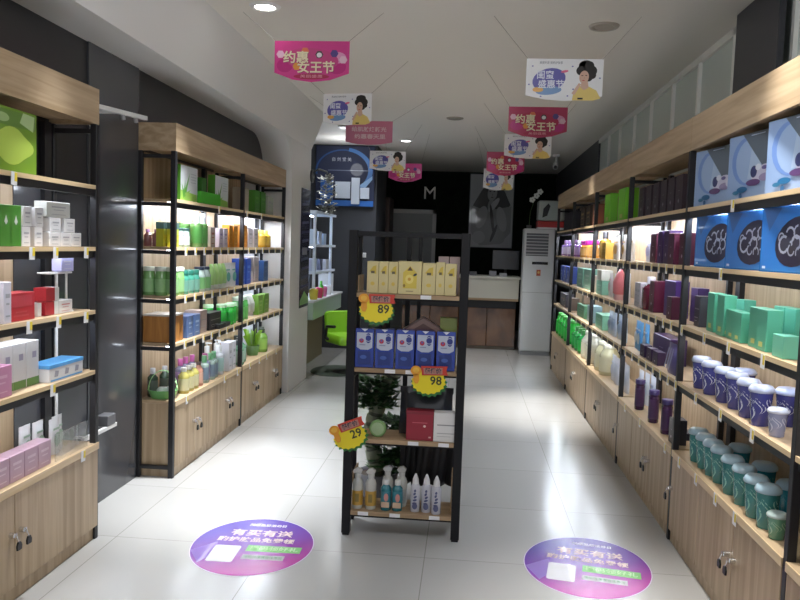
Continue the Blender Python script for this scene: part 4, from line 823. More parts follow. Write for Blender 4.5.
# ------------------------------------------------------------------ hanging promo cards
def poster_outline(w, h, dip):
    return [(-w/2, 0), (w/2, 0), (w/2, -h*(1-dip)), (w*0.25, -h*(1-dip*0.25)), (0, -h), (-w*0.25, -h*(1-dip*0.25)), (-w/2, -h*(1-dip))]
pinkm = col((0.62, 0.05, 0.26), 0.3); pinkd = col((0.42, 0.02, 0.08), 0.4); magd = col((0.50, 0.02, 0.20), 0.3)
def card(kind, x, y, ztop, w, h, label, span, rz=0.0, shade=pinkm, strings=True, bent=False):
    root = empty('hanging_poster', (x, y, ztop), rz); tag(root, label, 'hanging poster', 'promotional cards hung from the ceiling')
    ol = poster_outline(w, h, 0.22 if kind == 'pink' else 0.12)
    M().prism(ol, 0, 0.003, shade if kind != 'white' else paper).build('card_sheet', root)
    a = M(); y0 = -0.0008; s = w/0.48
    if kind == 'pink':
        a.fdisc(-w*0.36, -h*0.60, w*0.11, h*0.17, y0, magd); a.fdisc(w*0.34, -h*0.62, w*0.12, h*0.18, y0, magd); a.fdisc(w*0.34, -h*0.40, w*0.12, h*0.14, y0-0.0003, col((0.70, 0.30, 0.50)))
        a.fdisc(0, -h*0.45, w*0.36, h*0.28, y0-0.0006, pinkd if shade is not pinkm else col((0.55, 0.06, 0.22)), tilt=-4)
        for cx, cz, cc in ((-0.09, 0.25, (0.70, 0.18, 0.08)), (-0.20, 0.62, (0.75, 0.30, 0.05)), (0.30, 0.30, (0.10, 0.06, 0.25)), (0.10, 0.33, (0.06, 0.05, 0.06)), (0.42, 0.45, (0.75, 0.5, 0.6)), (-0.42, 0.33, (0.8, 0.5, 0.65))):
            a.fdisc(w*cx, -h*cz, w*0.055, h*0.10, y0-0.0009, col(cc), n=6)
        a.fdisc(w*0.10, -h*0.34, w*0.035, h*0.06, y0-0.0012, col((0.75, 0.75, 0.78)))
        for dx, mt, yy in ((0.003*s, col((0.25, 0.02, 0.10)), y0-0.0014), (0, col((0.80, 0.72, 0.50)), y0-0.0022)):
            a.text('约惠', 0.078*s, -w*0.21+dx, -h*0.42-dx, yy, mt, w=w*0.34, bold=0.002); a.text('女王节', 0.078*s, w*0.06+dx, -h*0.66-dx, yy, mt, w=w*0.50, bold=0.002)
        a.prism([(w*0.24*math.cos(R(t)), -h*0.865+h*0.07*math.sin(R(t))) for t in range(0, 360, 20)], y0-0.0012, y0, pinkd)
        a.text('美丽盛惠', 0.022*s, 0, -h*0.865, y0-0.0016, col((0.75, 0.35, 0.4)), w=w*0.3)
    elif kind == 'plain':
        a.text('给肌肤焕新光', 0.05*s, 0.0, -h*0.36, y0, col((0.66, 0.48, 0.52)), w=w*0.74, bold=0.0012); a.text('约惠春天里', 0.05*s, 0.01, -h*0.66, y0, col((0.66, 0.48, 0.52)), w=w*0.66, bold=0.0012)
    else:
        a.fdisc(-w*0.20, -h*0.50, w*0.22, h*0.27, y0, col((0.10, 0.09, 0.38)), tilt=14); a.fdisc(-w*0.20, -h*0.76, w*0.17, h*0.10, y0-0.0003, col((0.16, 0.30, 0.55)), tilt=6)
        a.fdisc(-w*0.34, -h*0.74, w*0.07, h*0.06, y0-0.0006, col((0.78, 0.42, 0.10))); a.fdisc(w*0.0, -h*0.30, w*0.05, h*0.03, y0-0.0006, col((0.70, 0.12, 0.25)), tilt=10)
        a.text('闺蜜', 0.055*s, -w*0.25, -h*0.40, y0-0.0010, col((0.72, 0.74, 0.85)), w=w*0.22, bold=0.001); a.text('盛惠节', 0.055*s, -w*0.17, -h*0.62, y0-0.0010, col((0.72, 0.74, 0.85)), w=w*0.34, bold=0.001)
        a.text('美丽约定 焕新护肤季', 0.018*s, -w*0.18, -h*0.10, y0, col((0.15, 0.15, 0.2)), w=w*0.30)
        for cx, cz in ((-0.42, 0.18), (-0.46, 0.62), (0.10, 0.18), (0.05, 0.88), (0.46, 0.45), (-0.30, 0.90), (0.12, 0.72)): a.fdisc(w*cx, -h*cz, w*0.014, h*0.02, y0, col((0.15, 0.14, 0.4)), n=5)
    a.build('front_print', root)
    if kind == 'white':
        p = M(); cx = w*0.26; skin = col((0.62, 0.40, 0.30), 0.5); hair = col((0.015, 0.012, 0.012), 0.6); ye = col((0.72, 0.55, 0.16), 0.5)
        p.fpoly([(cx-w*0.15, -h*0.985), (cx-w*0.13, -h*0.74), (cx-w*0.05, -h*0.64), (cx+w*0.05, -h*0.64), (cx+w*0.16, -h*0.74), (cx+w*0.22, -h*0.93), (cx+w*0.12, -h*0.985)], y0, ye)
        p.fpoly([(cx-w*0.03, -h*0.52), (cx+w*0.045, -h*0.52), (cx+w*0.06, -h*0.68), (cx, -h*0.74), (cx-w*0.05, -h*0.67)], y0-0.0003, skin)
        for dx, dz, rr in ((0.02, 0.22, 0.105), (-0.05, 0.28, 0.06), (0.09, 0.28, 0.07), (0.10, 0.38, 0.05), (-0.02, 0.16, 0.06), (0.06, 0.16, 0.06), (0.055, 0.44, 0.05)):
            p.fdisc(cx+w*dx, -h*dz, w*rr, w*rr, y0-0.0006-0.0001*abs(dx)*10, hair)
        p.fdisc(cx-w*0.005, -h*0.43, w*0.062, h*0.155, y0-0.0012, skin, tilt=-6)
        p.fdisc(cx-w*0.03, -h*0.395, w*0.014, h*0.010, y0-0.0015, hair); p.fdisc(cx+w*0.022, -h*0.39, w*0.014, h*0.010, y0-0.0015, hair)
        p.fdisc(cx-w*0.012, -h*0.51, w*0.018, h*0.012, y0-0.0015, col((0.5, 0.08, 0.08))); p.fpoly([(cx-w*0.008, -h*0.46), (cx+w*0.006, -h*0.46), (cx-w*0.004, -h*0.42)], y0-0.0015, col((0.48, 0.29, 0.21)))
        p.fpoly([(cx-w*0.16, -h*0.82), (cx-w*0.12, -h*0.86), (cx-w*0.04, -h*0.60), (cx-w*0.07, -h*0.57)], y0-0.0013, skin); p.frect(cx-w*0.08, cx-w*0.01, -h*0.96, -h*0.92, y0-0.0013, hair)
        p.build('portrait_print', root)
    if strings:
        line = mat('nylon_line', (0.30, 0.27, 0.24), 0.5)
        for sx in (-1, 1):
            M().tube((sx*w*0.48, 0.001, -0.004), (sx*span/2, 0.0, 3.0-ztop), 0.0014, line, 6).build('string', root)
card('pink', -1.028, 4.77, 2.823, 0.48, 0.255, 'large bright pink promotional card at upper left, nearest of left row', 0.90)
card('white', -1.005, 6.05, 2.755, 0.405, 0.25, 'white promotional card with yellow-dressed person, left row behind pink card', 0.98, R(-8))
card('plain', -1.014, 7.45, 2.771, 0.467, 0.234, 'dull rose card with two lines of writing in the left row', 1.2, shade=col((0.50, 0.15, 0.24), 0.4))
card('white', -0.991, 9.0, 2.676, 0.432, 0.236, 'small distant white card with portrait, left row', 0.80)
card('pink', -0.846, 9.8, 2.623, 0.43, 0.243, 'farthest pink card of the left row in front of black wall', 0.60)
card('white', 0.558, 4.82, 2.742, 0.471, 0.257, 'large white card with blue emblem and portrait, nearest in the right row', 0.90)
card('pink', 0.527, 6.25, 2.711, 0.472, 0.248, 'crimson promotional card behind the large white one, right row', 0.86, shade=col((0.45, 0.03, 0.11), 0.35))
card('white', 0.557, 7.64, 2.70, 0.463, 0.24, 'white card half hidden behind the crimson card, right row', 0.90)
card('pink', 0.410, 9.1, 2.707, 0.448, 0.283, 'second crimson card farther back in the right row', 0.76, shade=col((0.45, 0.03, 0.11), 0.35))
card('white', 0.367, 10.0, 2.607, 0.39, 0.286, 'farthest white card of the right row, below the crimson one', 0.60)

# ------------------------------------------------------------------ ceiling fittings
glow = mat('lamp_glow', (1.0, 0.97, 0.92), 0.5, emit=14)
off = mat('unlit_lens', (0.30, 0.28, 0.25), 0.4)
def downlight(x, y, lit, label):
    root = empty('downlight', (x, y, 3.0)); tag(root, label, 'ceiling light')
    M().lathe([(0.062, -0.001), (0.066, -0.012), (0.090, -0.012), (0.098, -0.001)], white if lit else mat('taupe_ring', (0.34, 0.31, 0.27), 0.4), n=28, cap=False).build('trim_ring', root)  # rings of switched-off fittings are a darker grey brown
    M().lathe([(0.060, -0.009), (0.001, -0.007)], glow if lit else off, n=24, cap=False).build('lens', root)
downlight(-1.303, 4.65, True, 'lit round recessed downlight at the top left of the ceiling')
downlight(0.816, 5.018, False, 'unlit round recessed downlight above the right racks')
downlight(-0.197, 8.541, False, 'small unlit round downlight in the centre of the ceiling')
downlight(-0.90, 10.4, True, 'distant lit flush ceiling lamp beyond the left cards')
def lamp(name, x, y, z, power, spot=70, blend=0.6, size=0.06, color=(1, 0.97, 0.93), target=None):
    l = bpy.data.lights.new(name, 'SPOT'); l.energy = power; l.spot_size = R(spot); l.spot_blend = blend; l.shadow_soft_size = size; l.color = color
    o = bpy.data.objects.new(name, l); C.objects.link(o); o.location = (x, y, z)
    if target: o.rotation_euler = (Vector(target)-Vector((x, y, z))).to_track_quat('-Z', 'Y').to_euler()
    return o
def area(name, x, y, z, power, sx, sy, target, color=(1, 0.97, 0.93)):
    l = bpy.data.lights.new(name, 'AREA'); l.energy = power; l.shape = 'RECTANGLE'; l.size = sx; l.size_y = sy; l.color = color
    o = bpy.data.objects.new(name, l); C.objects.link(o); o.location = (x, y, z); o.rotation_euler = (Vector(target)-Vector((x, y, z))).to_track_quat('-Z', 'Y').to_euler()
    return o
COLD = (0.93, 0.96, 1.0)
lamp('ceiling_spot', -1.50, 4.65, 2.97, 900, 50, 1.0, color=COLD)
lamp('ceiling_spot', -1.55, 3.2, 2.97, 300, 46, 1.0, color=COLD)
lamp('ceiling_spot', -1.258, 1.2, 2.97, 250, 60, 0.9, color=COLD)
lamp('ceiling_spot', -1.35, 6.3, 2.97, 330, 52, 1.0, color=COLD)
lamp('ceiling_spot', 0.95, 2.9, 2.97, 330, 48, 1.0)
lamp('ceiling_spot', 0.85, 7.3, 2.97, 620, 46, 1.0)
lamp('ceiling_spot', -0.90, 10.4, 2.92, 90, 120, 0.8, color=COLD)
area('shop_front_fill', 0.0, -1.3, 1.6, 28, 4.2, 2.6, (0, 5, 1.3), COLD)  # added soft fill from the unseen shop front behind the camera
pl = bpy.data.lights.new('soffit_fill', 'POINT'); pl.energy = 46; pl.shadow_soft_size = 0.25; pl.color = COLD; o = bpy.data.objects.new('soffit_fill', pl); C.objects.link(o); o.location = (0.2, 2.2, 2.7)  # added unseen point light that brightens the left soffit face and ceiling
lamp('counter_spot', 0.6, 10.4, 2.95, 60, 60, 0.8, color=(1, 0.9, 0.75))

# ------------------------------------------------------------------ gap wall rails
root = empty('wall_rail_lamp', (-1.93, 3.76, 2.215)); root.rotation_euler = (R(3.7), 0, 0); tag(root, 'slim white rail with two small spot heads, high on the grey wall panel', 'rail')
M().box(-0.012, 0.012, 0, 0.60, -0.010, 0.014, white).build('rail', root, bevel=0.002)
M().box(-0.14, -0.012, 0.28, 0.30, -0.005, 0.010, white).build('wall_bracket', root)
for yy in (0.30, 0.46): M().tube((0, yy, -0.010), (0.0, yy+0.01, -0.035), 0.012, col((0.35, 0.35, 0.36)), 12).build('spot_head', root)
root = empty('wall_rail', (-2.02, 3.80, 0.455)); tag(root, 'short white rail with a small grey box low on the grey wall panel', 'rail')
M().box(-0.010, 0.010, 0, 0.38, -0.012, 0.010, white).build('rail', root, bevel=0.002); M().box(-0.06, 0.012, 0.26, 0.36, 0.010, 0.07, col((0.12, 0.12, 0.13))).build('bracket_box', root, bevel=0.003)
for yy in (0.04, 0.30): M().box(-0.065, -0.010, yy, yy+0.012, -0.006, 0.006, white).build('wall_bracket', root)
root = empty('support_pole', (-2.03, 3.56, 0.5)); tag(root, 'thin white upright pole behind the near left rack goods', 'pole')
M().tube((0, 0, 0.0), (0, 0, 1.02), 0.008, white).lathe([(0.02, 0), (0.02, 0.01)], white).build('pole', root)

# ------------------------------------------------------------------ column poster, planter, white display table
po = M().box(-1.797, -1.793, 7.98, 8.43, 0.84, 2.14, col((0.035, 0.035, 0.075), 0.25)).build('wall_poster')
a = M()
for i in range(10):
    z = 1.05+0.10*i; a.add([(-1.7915, 8.02+0.02*(i % 3), z), (-1.7915, 8.40-0.03*(i % 2), z+0.02), (-1.7915, 8.40-0.03*(i % 2), z+0.045), (-1.7915, 8.02+0.02*(i % 3), z+0.03)], [(0, 1, 2, 3)], col((0.10, 0.11, 0.20)) if i % 2 else col((0.05, 0.05, 0.14)))
a.add([(-1.791, 8.06, 1.42), (-1.791, 8.30, 1.42), (-1.791, 8.30, 1.50), (-1.791, 8.06, 1.50)], [(0, 1, 2, 3)], col((0.30, 0.30, 0.36)))
a.add([(-1.791, 7.99, 0.87), (-1.791, 8.42, 0.87), (-1.791, 8.42, 0.93), (-1.791, 8.20, 1.02), (-1.791, 7.99, 0.92)], [(0, 1, 2, 3, 4)], col((0.25, 0.50, 0.16)))
a.build('poster_print', po); tag(po, 'tall dark navy poster on the white column face', 'poster')
root = empty('hanging_planter', (-1.72, 8.60, 2.33)); tag(root, 'grey white trailing dried plant hanging from a dark round wall bracket', 'planter')
M().lathe([(0.075, 0), (0.08, 0.01), (0.075, 0.02)], col((0.03, 0.03, 0.03)), n=20).tf(Matrix.Translation((-0.08, -0.12, -0.02)) @ Matrix.Rotation(PI/2, 4, 'Y')).build('bracket_plate', root)
M().path([(-0.08+0.0, -0.12, 0), (-0.02, -0.03, 0.07), (0.06, 0.06, 0.05), (0.10, 0.10, -0.06)], 0.010, col((0.05, 0.05, 0.05))).build('bracket_arm', root)
lfm2 = noisy('dried_leaf', (0.20, 0.20, 0.17), (0.42, 0.43, 0.40), (20, 20, 20), 0.7)
lf = leafplant(170, 0.11, 0.50, lfm2, 0.06); lf.tf(Matrix.Translation((0.07, 0.1, -0.48))); lf.build('dried_leaves', root)

tb = empty('display_counter', (-1.75, 8.50, 0)); tag(tb, 'white wall counter with pale green front, beyond the white column', 'counter')
glowwhite = mat('backlit_acrylic', (0.75, 0.80, 0.80), 0.4, emit=0.8)
M().box(-0.45, 0.0, 0.02, 1.95, 0.66, 0.86, col((0.45, 0.60, 0.50), 0.3)).build('counter_body', tb, bevel=0.004)
M().box(-0.47, 0.015, 0.0, 1.97, 0.86, 0.885, col((0.72, 0.74, 0.76), 0.3)).build('counter_top', tb, bevel=0.003)
M().box(-0.45, -0.25, 0.03, 1.90, 0.0, 0.66, col((0.28, 0.24, 0.12), 0.5)).build('lower_panel', tb)
us = empty('wall_shelf_unit', (-1.80, 8.75, 0.885)); tag(us, 'bright white shelf unit standing on the white wall counter', 'shelf unit')
wl_ = mat('lit_white_shelf', (0.70, 0.78, 0.90), 0.4)
for yy in (0.0, 1.05): M().box(-0.02, 0.01, yy, yy+0.05, 0, 1.05, wl_).build('upright', us)
for z in (0.30, 0.62, 1.02): 
    so = M().box(-0.30, 0.03, -0.06, 1.25, z, z+0.03, wl_).build('shelf', us); M().box(-0.25, -0.22, 0.0, 1.1, z-0.012, z-0.001, led_d).build('light_strip', so)
M().box(-0.32, -0.30, -0.06, 1.25, 0, 1.05, col((0.10, 0.11, 0.13))).build('back_panel', us)
for i, (yy, z, c, hh, nm) in enumerate([(8.85, 0.62, (0.55, 0.66, 0.80), 0.18, 'pale blue'), (9.15, 0.62, (0.60, 0.66, 0.78), 0.16, 'white blue'), (9.45, 0.62, (0.35, 0.45, 0.62), 0.14, 'steel blue'), (8.88, 0.30, (0.50, 0.56, 0.70), 0.15, 'pale lilac blue'), (9.25, 0.30, (0.12, 0.13, 0.20), 0.14, 'dark grey'), (9.65, 0.30, (0.45, 0.46, 0.50), 0.13, 'light grey')]):
    kput(carton(0.16, 0.10, hh, c), -1.86, 0.885+z+0.03, 0, nm + ' box on the %s shelf of the bright white shelf unit' % ('middle' if z > 0.5 else 'lower'), 'box', y=yy, rz=PI/2)
for i, (yy, c, nm) in enumerate([(8.72, (0.62, 0.50, 0.06), 'yellow'), (9.02, (0.50, 0.04, 0.10), 'red'), (9.30, (0.60, 0.12, 0.32), 'pink'), (9.62, (0.66, 0.66, 0.70), 'white')]):
    kput(M().lathe([(0.045, 0), (0.055, 0.10), (0.05, 0.12), (0.02, 0.13)], col(c, 0.3), n=16).build('cosmetic_pot'), -1.79, 0.886, 0, nm + ' small pot on the white wall counter', 'pot', y=yy)
kput(bottle(0.03, 0.20, (0.10, 0.55, 0.08), (0.15, 0.6, 0.1)), -1.79, 0.886, 0, 'bright green bottle on the white wall counter', 'bottle', y=9.16)
kput(carton(0.20, 0.04, 0.26, (0.60, 0.62, 0.64)), -1.90, 0.886, 0, 'white sign-like box at far end of wall counter', 'box', y=10.05, rz=0)
lamp('counter_lamp', -1.75, 9.0, 2.9, 90, 90, 0.7, color=COLD)

# green chair
ch = empty('swivel_chair', (-1.37, 8.95, 0), R(35)); tag(ch, 'lime green swivel chair with black armrests by the white counter', 'chair')
gm = col((0.30, 0.66, 0.03), 0.4); bm_ = col((0.015, 0.015, 0.018), 0.45)
def cushion(w, d, z0, z1, m, r=0.06):
    pts = []
    for cx, cy, a0 in ((w/2-r, d/2-r, 0), (-w/2+r, d/2-r, 90), (-w/2+r, -d/2+r, 180), (w/2-r, -d/2+r, 270)):
        for a in range(0, 91, 22): pts.append((cx+r*math.cos(R(a0+a)), cy+r*math.sin(R(a0+a))))
    n = len(pts); b = M(); vs = []
    for k, z in ((0.94, z0), (1, z0+0.02), (1, z1-0.02), (0.93, z1)): vs += [(x*k, y*k, z) for x, y in pts]
    fs = [(r_*n+i, r_*n+(i+1) % n, (r_+1)*n+(i+1) % n, (r_+1)*n+i) for r_ in range(3) for i in range(n)]
    b.add(vs, fs, m, True); b.add(vs[:n], [list(range(n-1, -1, -1))], m); b.add(vs[-n:], [list(range(n))], m); return b
cushion(0.50, 0.48, 0.36, 0.47, gm).build('seat', ch)
bk_ = cushion(0.46, 0.34, -0.03, 0.03, gm); bk_.tf(Matrix.Translation((0, 0.25, 0.56)) @ Matrix.Rotation(R(80), 4, 'X')); bk_.build('backrest', ch)
for sx in (-1, 1):
    M().path([(sx*0.20, 0.10, 0.38), (sx*0.29, 0.10, 0.42), (sx*0.29, 0.06, 0.56), (sx*0.29, -0.16, 0.58)], 0.018, bm_).build('armrest', ch)
M().tube((0, 0, 0.05), (0, 0, 0.36), 0.03, bm_, 12).build('pedestal', ch)
M().lathe([(0.24, 0), (0.24, 0.012), (0.05, 0.035), (0.03, 0.05)], bm_, n=28).build('base', ch)
M().path([(0, 0.10, 0.38), (0, 0.27, 0.42), (0, 0.28, 0.52)], 0.018, bm_).build('back_support', ch)
rg = M().lathe([(0.30, 0), (0.29, 0.012), (0.0, 0.014)], col((0.06, 0.08, 0.06), 0.8), n=30, sy=1.35, cap=False).build('floor_oval', loc=(-1.55, 8.98, 0.0015)); tag(rg, 'flat dark oval on the floor beside the white column foot', 'mat')  # thin dark oval lying flat on the floor

# blue lightbox on the partition
bx0 = empty('advertising_display', (-1.76, 10.985, 2.52)); tag(bx0, 'dark blue advertising display with curved ribbon high on the dark partition', 'display')
M().box(-0.50, 0.37, -0.04, 0.012, -0.42, 0.46, col((0.010, 0.016, 0.05), 0.7)).build('panel', bx0, bevel=0.004)
a = M(); y0 = -0.0412
a.farc(-0.10, 0.10, 0.29, 0.34, -60, 78, y0, col((0.03, 0.14, 0.40)), sx=1.3); a.farc(-0.10, 0.10, 0.29, 0.31, 78, 190, y0, col((0.012, 0.06, 0.20)), sx=1.3)
a.fpoly([(0.05, -0.10), (0.16, -0.10), (0.34, 0.03), (0.34, -0.02), (0.24, -0.14)], y0-0.0004, col((0.20, 0.36, 0.60)))
a.frect(-0.32, 0.30, 0.10, 0.112, y0-0.0004, col((0.10, 0.12, 0.2))); a.text('自 然 堂 美', 0.06, -0.12, 0.26, y0-0.0004, col((0.40, 0.42, 0.5)), w=0.28)
a.frect(-0.49, 0.36, -0.41, -0.33, y0, col((0.02, 0.12, 0.42))); a.build('display_print', bx0)
a = M(); a.box(-0.20, 0.02, -0.07, -0.041, -0.30, -0.06, col((0.50, 0.56, 0.66))).box(0.04, 0.16, -0.08, -0.041, -0.38, 0.0, col((0.52, 0.58, 0.68))).box(0.17, 0.30, -0.07, -0.041, -0.30, -0.14, col((0.50, 0.56, 0.66))).box(-0.42, -0.24, -0.07, -0.041, -0.34, -0.04, col((0.02, 0.10, 0.34))).build('product_relief', bx0)
sw = M().box(-0.035, 0.035, -0.010, 0, -0.035, 0.035, white).box(-0.012, 0.012, -0.013, -0.010, -0.018, 0.018, col((0.6, 0.62, 0.66))).build('light_switch', loc=(-1.52, 10.998, 1.40)); tag(sw, 'small white light switch on the dark partition left of the front stand', 'switch')
sp = bpy.data.lights.new('display_lamp', 'POINT'); sp.energy = 8; sp.shadow_soft_size = 0.1; sp.color = COLD; o = bpy.data.objects.new('display_lamp', sp); C.objects.link(o); o.location = (-1.75, 10.3, 2.7)

# ------------------------------------------------------------------ back wall
cab = empty('tall_cabinet', (-1.44, 12.6, 0)); tag(cab, 'tall dark brown cabinet behind the partition, before the black wall', 'cabinet')
M().box(-0.30, 0.12, 0, 0.60, 0, 2.36, noisy('walnut', (0.035, 0.018, 0.012), (0.06, 0.03, 0.02), (18, 18, 1.5), 0.45)).build('body', cab, bevel=0.004)
M().box(-0.28, 0.11, -0.018, 0, 0.03, 2.33, noisy('walnut_door', (0.045, 0.022, 0.015), (0.07, 0.035, 0.024), (18, 18, 1.5), 0.4)).build('door', cab, bevel=0.003)
d1 = empty('door_1', (-1.12, 14.5, 0)); struct(d1)
M().box(-0.44, 0.44, -0.05, -0.01, 0, 2.19, mat('door_grey', (0.40, 0.42, 0.42), 0.5)).build('door_leaf', d1)
f = M(); f.box(-0.50, -0.43, -0.08, 0, 0, 2.26, white).box(0.43, 0.50, -0.08, 0, 0, 2.26, white).box(-0.50, 0.50, -0.08, 0, 2.18, 2.26, white); f.build('door_frame', d1)
lt = col((0.85, 0.85, 0.80), 0.3)
for ch_, x in (('M', -0.76), ('I', -1.72)):
    o = M().text(ch_, 0.34, 0, 0, 0, lt, bold=0.0, ext=0.02).build('wall_letter', loc=(x, 14.47, 2.57)); tag(o, 'white raised letter %s on the black back wall' % ch_, 'letter')
pic = empty('framed_photograph', (0.42, 14.49, 2.27)); tag(pic, 'large black and white portrait photograph hung on the black back wall', 'picture')
w2, h2 = 0.42, 0.70
M().box(-w2, w2, -0.03, 0, -h2, h2, col((0.16, 0.18, 0.20), 0.4)).build('canvas', pic, bevel=0.003)
g = lambda v: col((v*3.9, v*4.1, v*4.3), 0.5)
a = M(); y0 = -0.0312
a.frect(-w2*0.97, w2*0.97, -h2*0.98, h2*0.98, y0, g(0.13)); y0 -= 0.0006
a.fpoly([(-0.35, 0.10), (-0.10, 0.55), (0.02, 0.66), (0.16, 0.55), (0.36, 0.12), (0.2, -0.05), (-0.2, -0.05)], y0, g(0.018)); y0 -= 0.0006
a.fpoly([(-0.38, 0.10), (-0.12, 0.02), (0.10, 0.04), (0.38, 0.10), (0.38, -0.40), (0.18, -0.62), (-0.20, -0.66), (-0.38, -0.40)], y0, g(0.085)); y0 -= 0.0006
a.fdisc(0.01, 0.34, 0.09, 0.15, y0, g(0.10), tilt=-8); a.fdisc(0.0, 0.08, 0.07, 0.14, y0, g(0.085)); y0 -= 0.0006
for cx, cz, rx, rz, t, v in ((0.05, 0.12, 0.05, 0.16, -35, 0.14), (-0.18, -0.12, 0.10, 0.22, -15, 0.12), (0.20, -0.15, 0.09, 0.24, 12, 0.12), (0.02, -0.15, 0.03, 0.28, 8, 0.02), (-0.22, -0.50, 0.12, 0.12, 0, 0.11), (0.16, -0.48, 0.11, 0.14, 20, 0.09), (0.06, -0.42, 0.03, 0.18, -20, 0.02)):
    a.fdisc(cx, cz, rx, rz, y0, g(v), tilt=t); y0 -= 0.0004
for cx in (-0.03, 0.045): a.fdisc(cx, 0.37, 0.018, 0.010, y0, g(0.01))
a.fdisc(0.01, 0.26, 0.025, 0.010, y0, g(0.02)); a.fdisc(0.012, 0.31, 0.010, 0.02, y0, g(0.06)); a.build('photo_print', pic)

# ------------------------------------------------------------------ counter
ct = empty('reception_counter', (0, 11.5, 0)); tag(ct, 'long reception counter with cream band and brown stone front at the back', 'counter')
stone = noisy('brown_stone', (0.075, 0.030, 0.010), (0.16, 0.070, 0.028), (3.2, 3, 2.4), 0.16, coat=0.4)
M().box(-1.0, 0.80, 0, 0.65, 0.80, 1.10, col((0.52, 0.50, 0.42), 0.4)).box(-1.03, 0.82, -0.02, 0.67, 1.10, 1.135, col((0.56, 0.54, 0.47), 0.3)).build('cream_band', ct, bevel=0.004)
M().box(-1.0, 0.80, 0.0, 0.65, 0.765, 0.80, wood_x).build('wood_strip', ct, bevel=0.003)
M().box(-0.98, 0.78, 0.18, 0.64, 0.64, 0.765, black).build('recess', ct)
for i in range(4): M().box(-0.98+i*0.44, -0.98+(i+1)*0.44-0.006, 0.12, 0.64, 0.05, 0.64, stone).build('stone_panel', ct, bevel=0.004)
M().box(-0.98, 0.78, 0.15, 0.62, 0.0, 0.05, col((0.10, 0.07, 0.04))).build('plinth', ct)
for i in range(4):
    pass
mo = empty('computer_monitor', (0.63, 11.98, 1.135)); tag(mo, 'black computer monitor on the reception counter beside the air conditioner', 'monitor')
M().box(-0.23, 0.19, 0, 0.03, 0.10, 0.40, col((0.010, 0.011, 0.014), 0.2)).build('screen', mo, bevel=0.004); M().tube((-0.02, 0.03, 0.0), (-0.02, 0.03, 0.14), 0.02, black).build('stand_neck', mo); M().box(-0.12, 0.08, -0.05, 0.10, 0, 0.012, black).build('stand_foot', mo)
for i, (x, c, hh, nm) in enumerate([(0.10, (0.05, 0.05, 0.06), 0.06, 'small black box'), (0.40, (0.20, 0.20, 0.22), 0.08, 'grey card reader'), (0.56, (0.35, 0.35, 0.38), 0.05, 'low grey holder')]):
    kput(carton(0.11, 0.08, hh, c), x, 1.135, 0, nm + ' standing on the reception counter', 'box', y=11.62)

# ------------------------------------------------------------------ air conditioner
ac = empty('air_conditioner', (1.01, 11.15, 0)); tag(ac, 'tall white floor standing air conditioner at the back right', 'air conditioner')
acw = col((0.60, 0.62, 0.63), 0.3)
M().box(-0.19, 0.26, 0.0, 0.34, 0.06, 1.87, acw).build('cabinet', ac, bevel=0.018, seg=3)
M().box(-0.18, 0.25, 0.01, 0.33, 0.0, 0.06, col((0.25, 0.26, 0.27))).build('base', ac)
g_ = M().box(-0.155, 0.165, -0.004, 0.0, 1.47, 1.80, col((0.10, 0.105, 0.12)))
for i in range(7): g_.box(-0.155, 0.165, -0.014, -0.004, 1.485+0.046*i, 1.499+0.046*i, col((0.42, 0.44, 0.46)))
g_.build('air_grille', ac)
M().box(-0.06, 0.17, -0.005, 0.0, 1.345, 1.385, col((0.01, 0.01, 0.012), 0.15)).build('display_strip', ac)
M().box(0.01, 0.07, -0.004, 0.0, 1.18, 1.27, col((0.42, 0.07, 0.02))).fdisc(0.04, 1.23, 0.018, 0.018, -0.0046, col((0.65, 0.40, 0.10))).build('energy_sticker', ac)
M().box(-0.19, 0.26, -0.003, 0.0, 0.93, 0.936, col((0.3, 0.3, 0.3))).build('panel_seam', ac)
bxx = empty('lantern_box', (1.20, 11.30, 1.862)); tag(bxx, 'grey white box with black mark and red band on top of the air conditioner', 'box')
M().cbox(0, 0, 0.38, 0.28, 0.13, 0.42, col((0.36, 0.40, 0.38))).build('body', bxx, bevel=0.02, seg=2); M().cbox(0, 0, 0.385, 0.285, 0.03, 0.12, col((0.42, 0.02, 0.02))).build('red_band', bxx); M().cbox(0, 0, 0.37, 0.27, 0, 0.035, paper).build('bottom_tray', bxx)
a = M().fpoly([(-0.13, 0.17), (-0.06, 0.20), (-0.02, 0.34), (-0.05, 0.38), (-0.12, 0.30)], -0.1412, black); a.build('black_mark', bxx)
fl = empty('orchid_spray', (1.05, 11.25, 1.862)); tag(fl, 'thin stem with small white blossoms above the air conditioner', 'flower')
M().path([(-0.16, 0.0, 0), (-0.15, 0, 0.25), (-0.10, 0, 0.42), (-0.04, 0, 0.52)], 0.005, col((0.05, 0.10, 0.03))).build('stem', fl); M().lathe([(0.03, 0), (0.04, 0.05), (0.03, 0.06)], col((0.1, 0.1, 0.1)), cx=-0.16).build('pot', fl)
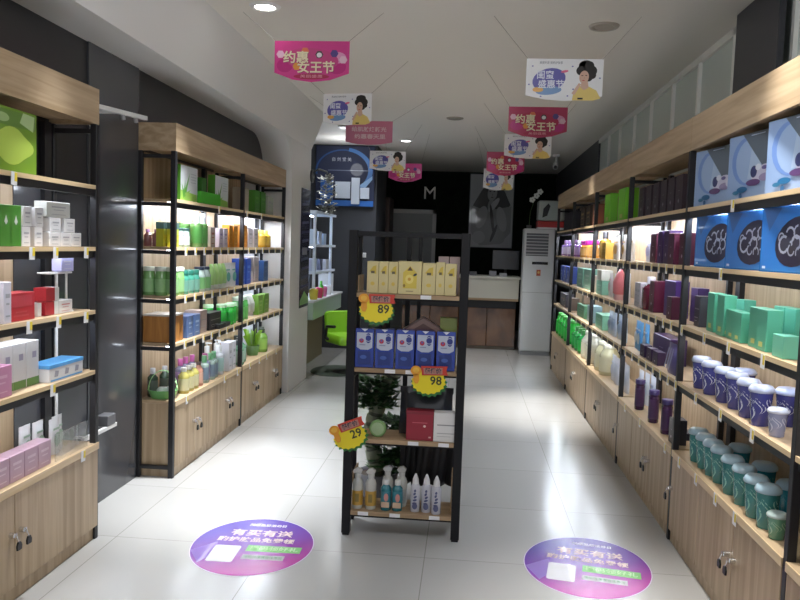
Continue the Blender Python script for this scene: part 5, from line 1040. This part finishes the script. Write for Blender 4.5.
for dx, dz in ((-0.13, 0.43), (-0.07, 0.49), (-0.02, 0.55)):
    b = M()
    for t in range(0, 360, 72): b.fdisc(dx+0.025*math.cos(R(t)), dz+0.025*math.sin(R(t)), 0.020, 0.020, -0.01-0.0002*t/72, col((0.66, 0.68, 0.66)), n=10)
    b.build('blossom', fl)
cc = empty('security_camera', (1.28, 11.6, 3.0)); tag(cc, 'small white security camera hanging from the ceiling above the air conditioner', 'camera')
M().lathe([(0.055, -0.03), (0.055, 0)], white).tube((0, 0, -0.03), (0, 0, -0.12), 0.014, white).build('mount', cc)
M().tube((0, 0.04, -0.13), (-0.02, -0.12, -0.20), 0.04, white, 14).build('housing', cc)
M().tube((-0.02, -0.12, -0.20), (-0.021, -0.125, -0.2025), 0.028, black, 14).build('lens', cc)
gr = empty('air_vent', (-1.42, 9.3, 2.995)); tag(gr, 'small dark air vent in the ceiling at the left, beyond the pink cards', 'vent')
M().box(-0.22, 0.22, -0.10, 0.10, -0.012, 0.0, col((0.10, 0.10, 0.10))).build('vent_frame', gr)

# ------------------------------------------------------------------ camera and world
w_ = bpy.data.worlds.new('room_air'); bpy.context.scene.world = w_; w_.use_nodes = True
w_.node_tree.nodes['Background'].inputs[0].default_value = (0.75, 0.82, 1, 1); w_.node_tree.nodes['Background'].inputs[1].default_value = 0.16
cam = bpy.data.cameras.new('camera'); co = bpy.data.objects.new('camera', cam); C.objects.link(co); bpy.context.scene.camera = co
cam.sensor_width = 36; cam.lens = 36*750/800; cam.clip_start = 0.02; cam.clip_end = 100
yw, pt_, rl_ = R(5.00466), R(4.11123), R(1.87834)
F = Vector((-math.sin(yw)*math.cos(pt_), math.cos(yw)*math.cos(pt_), -math.sin(pt_)))
R0 = Vector((math.cos(yw), math.sin(yw), 0)); U0 = R0.cross(F)
Rr = R0*math.cos(rl_)+U0*math.sin(rl_); Uu = -R0*math.sin(rl_)+U0*math.cos(rl_)
mx = Matrix((Rr, Uu, -F)).transposed().to_4x4(); mx.translation = Vector((0, 0, 1.55)); co.matrix_world = mx
vs_ = bpy.context.scene.view_settings; vs_.view_transform = 'Standard'; vs_.look = 'None'; vs_.gamma = 1.0; vs_.use_curve_mapping = False
vs_.exposure = 0.0
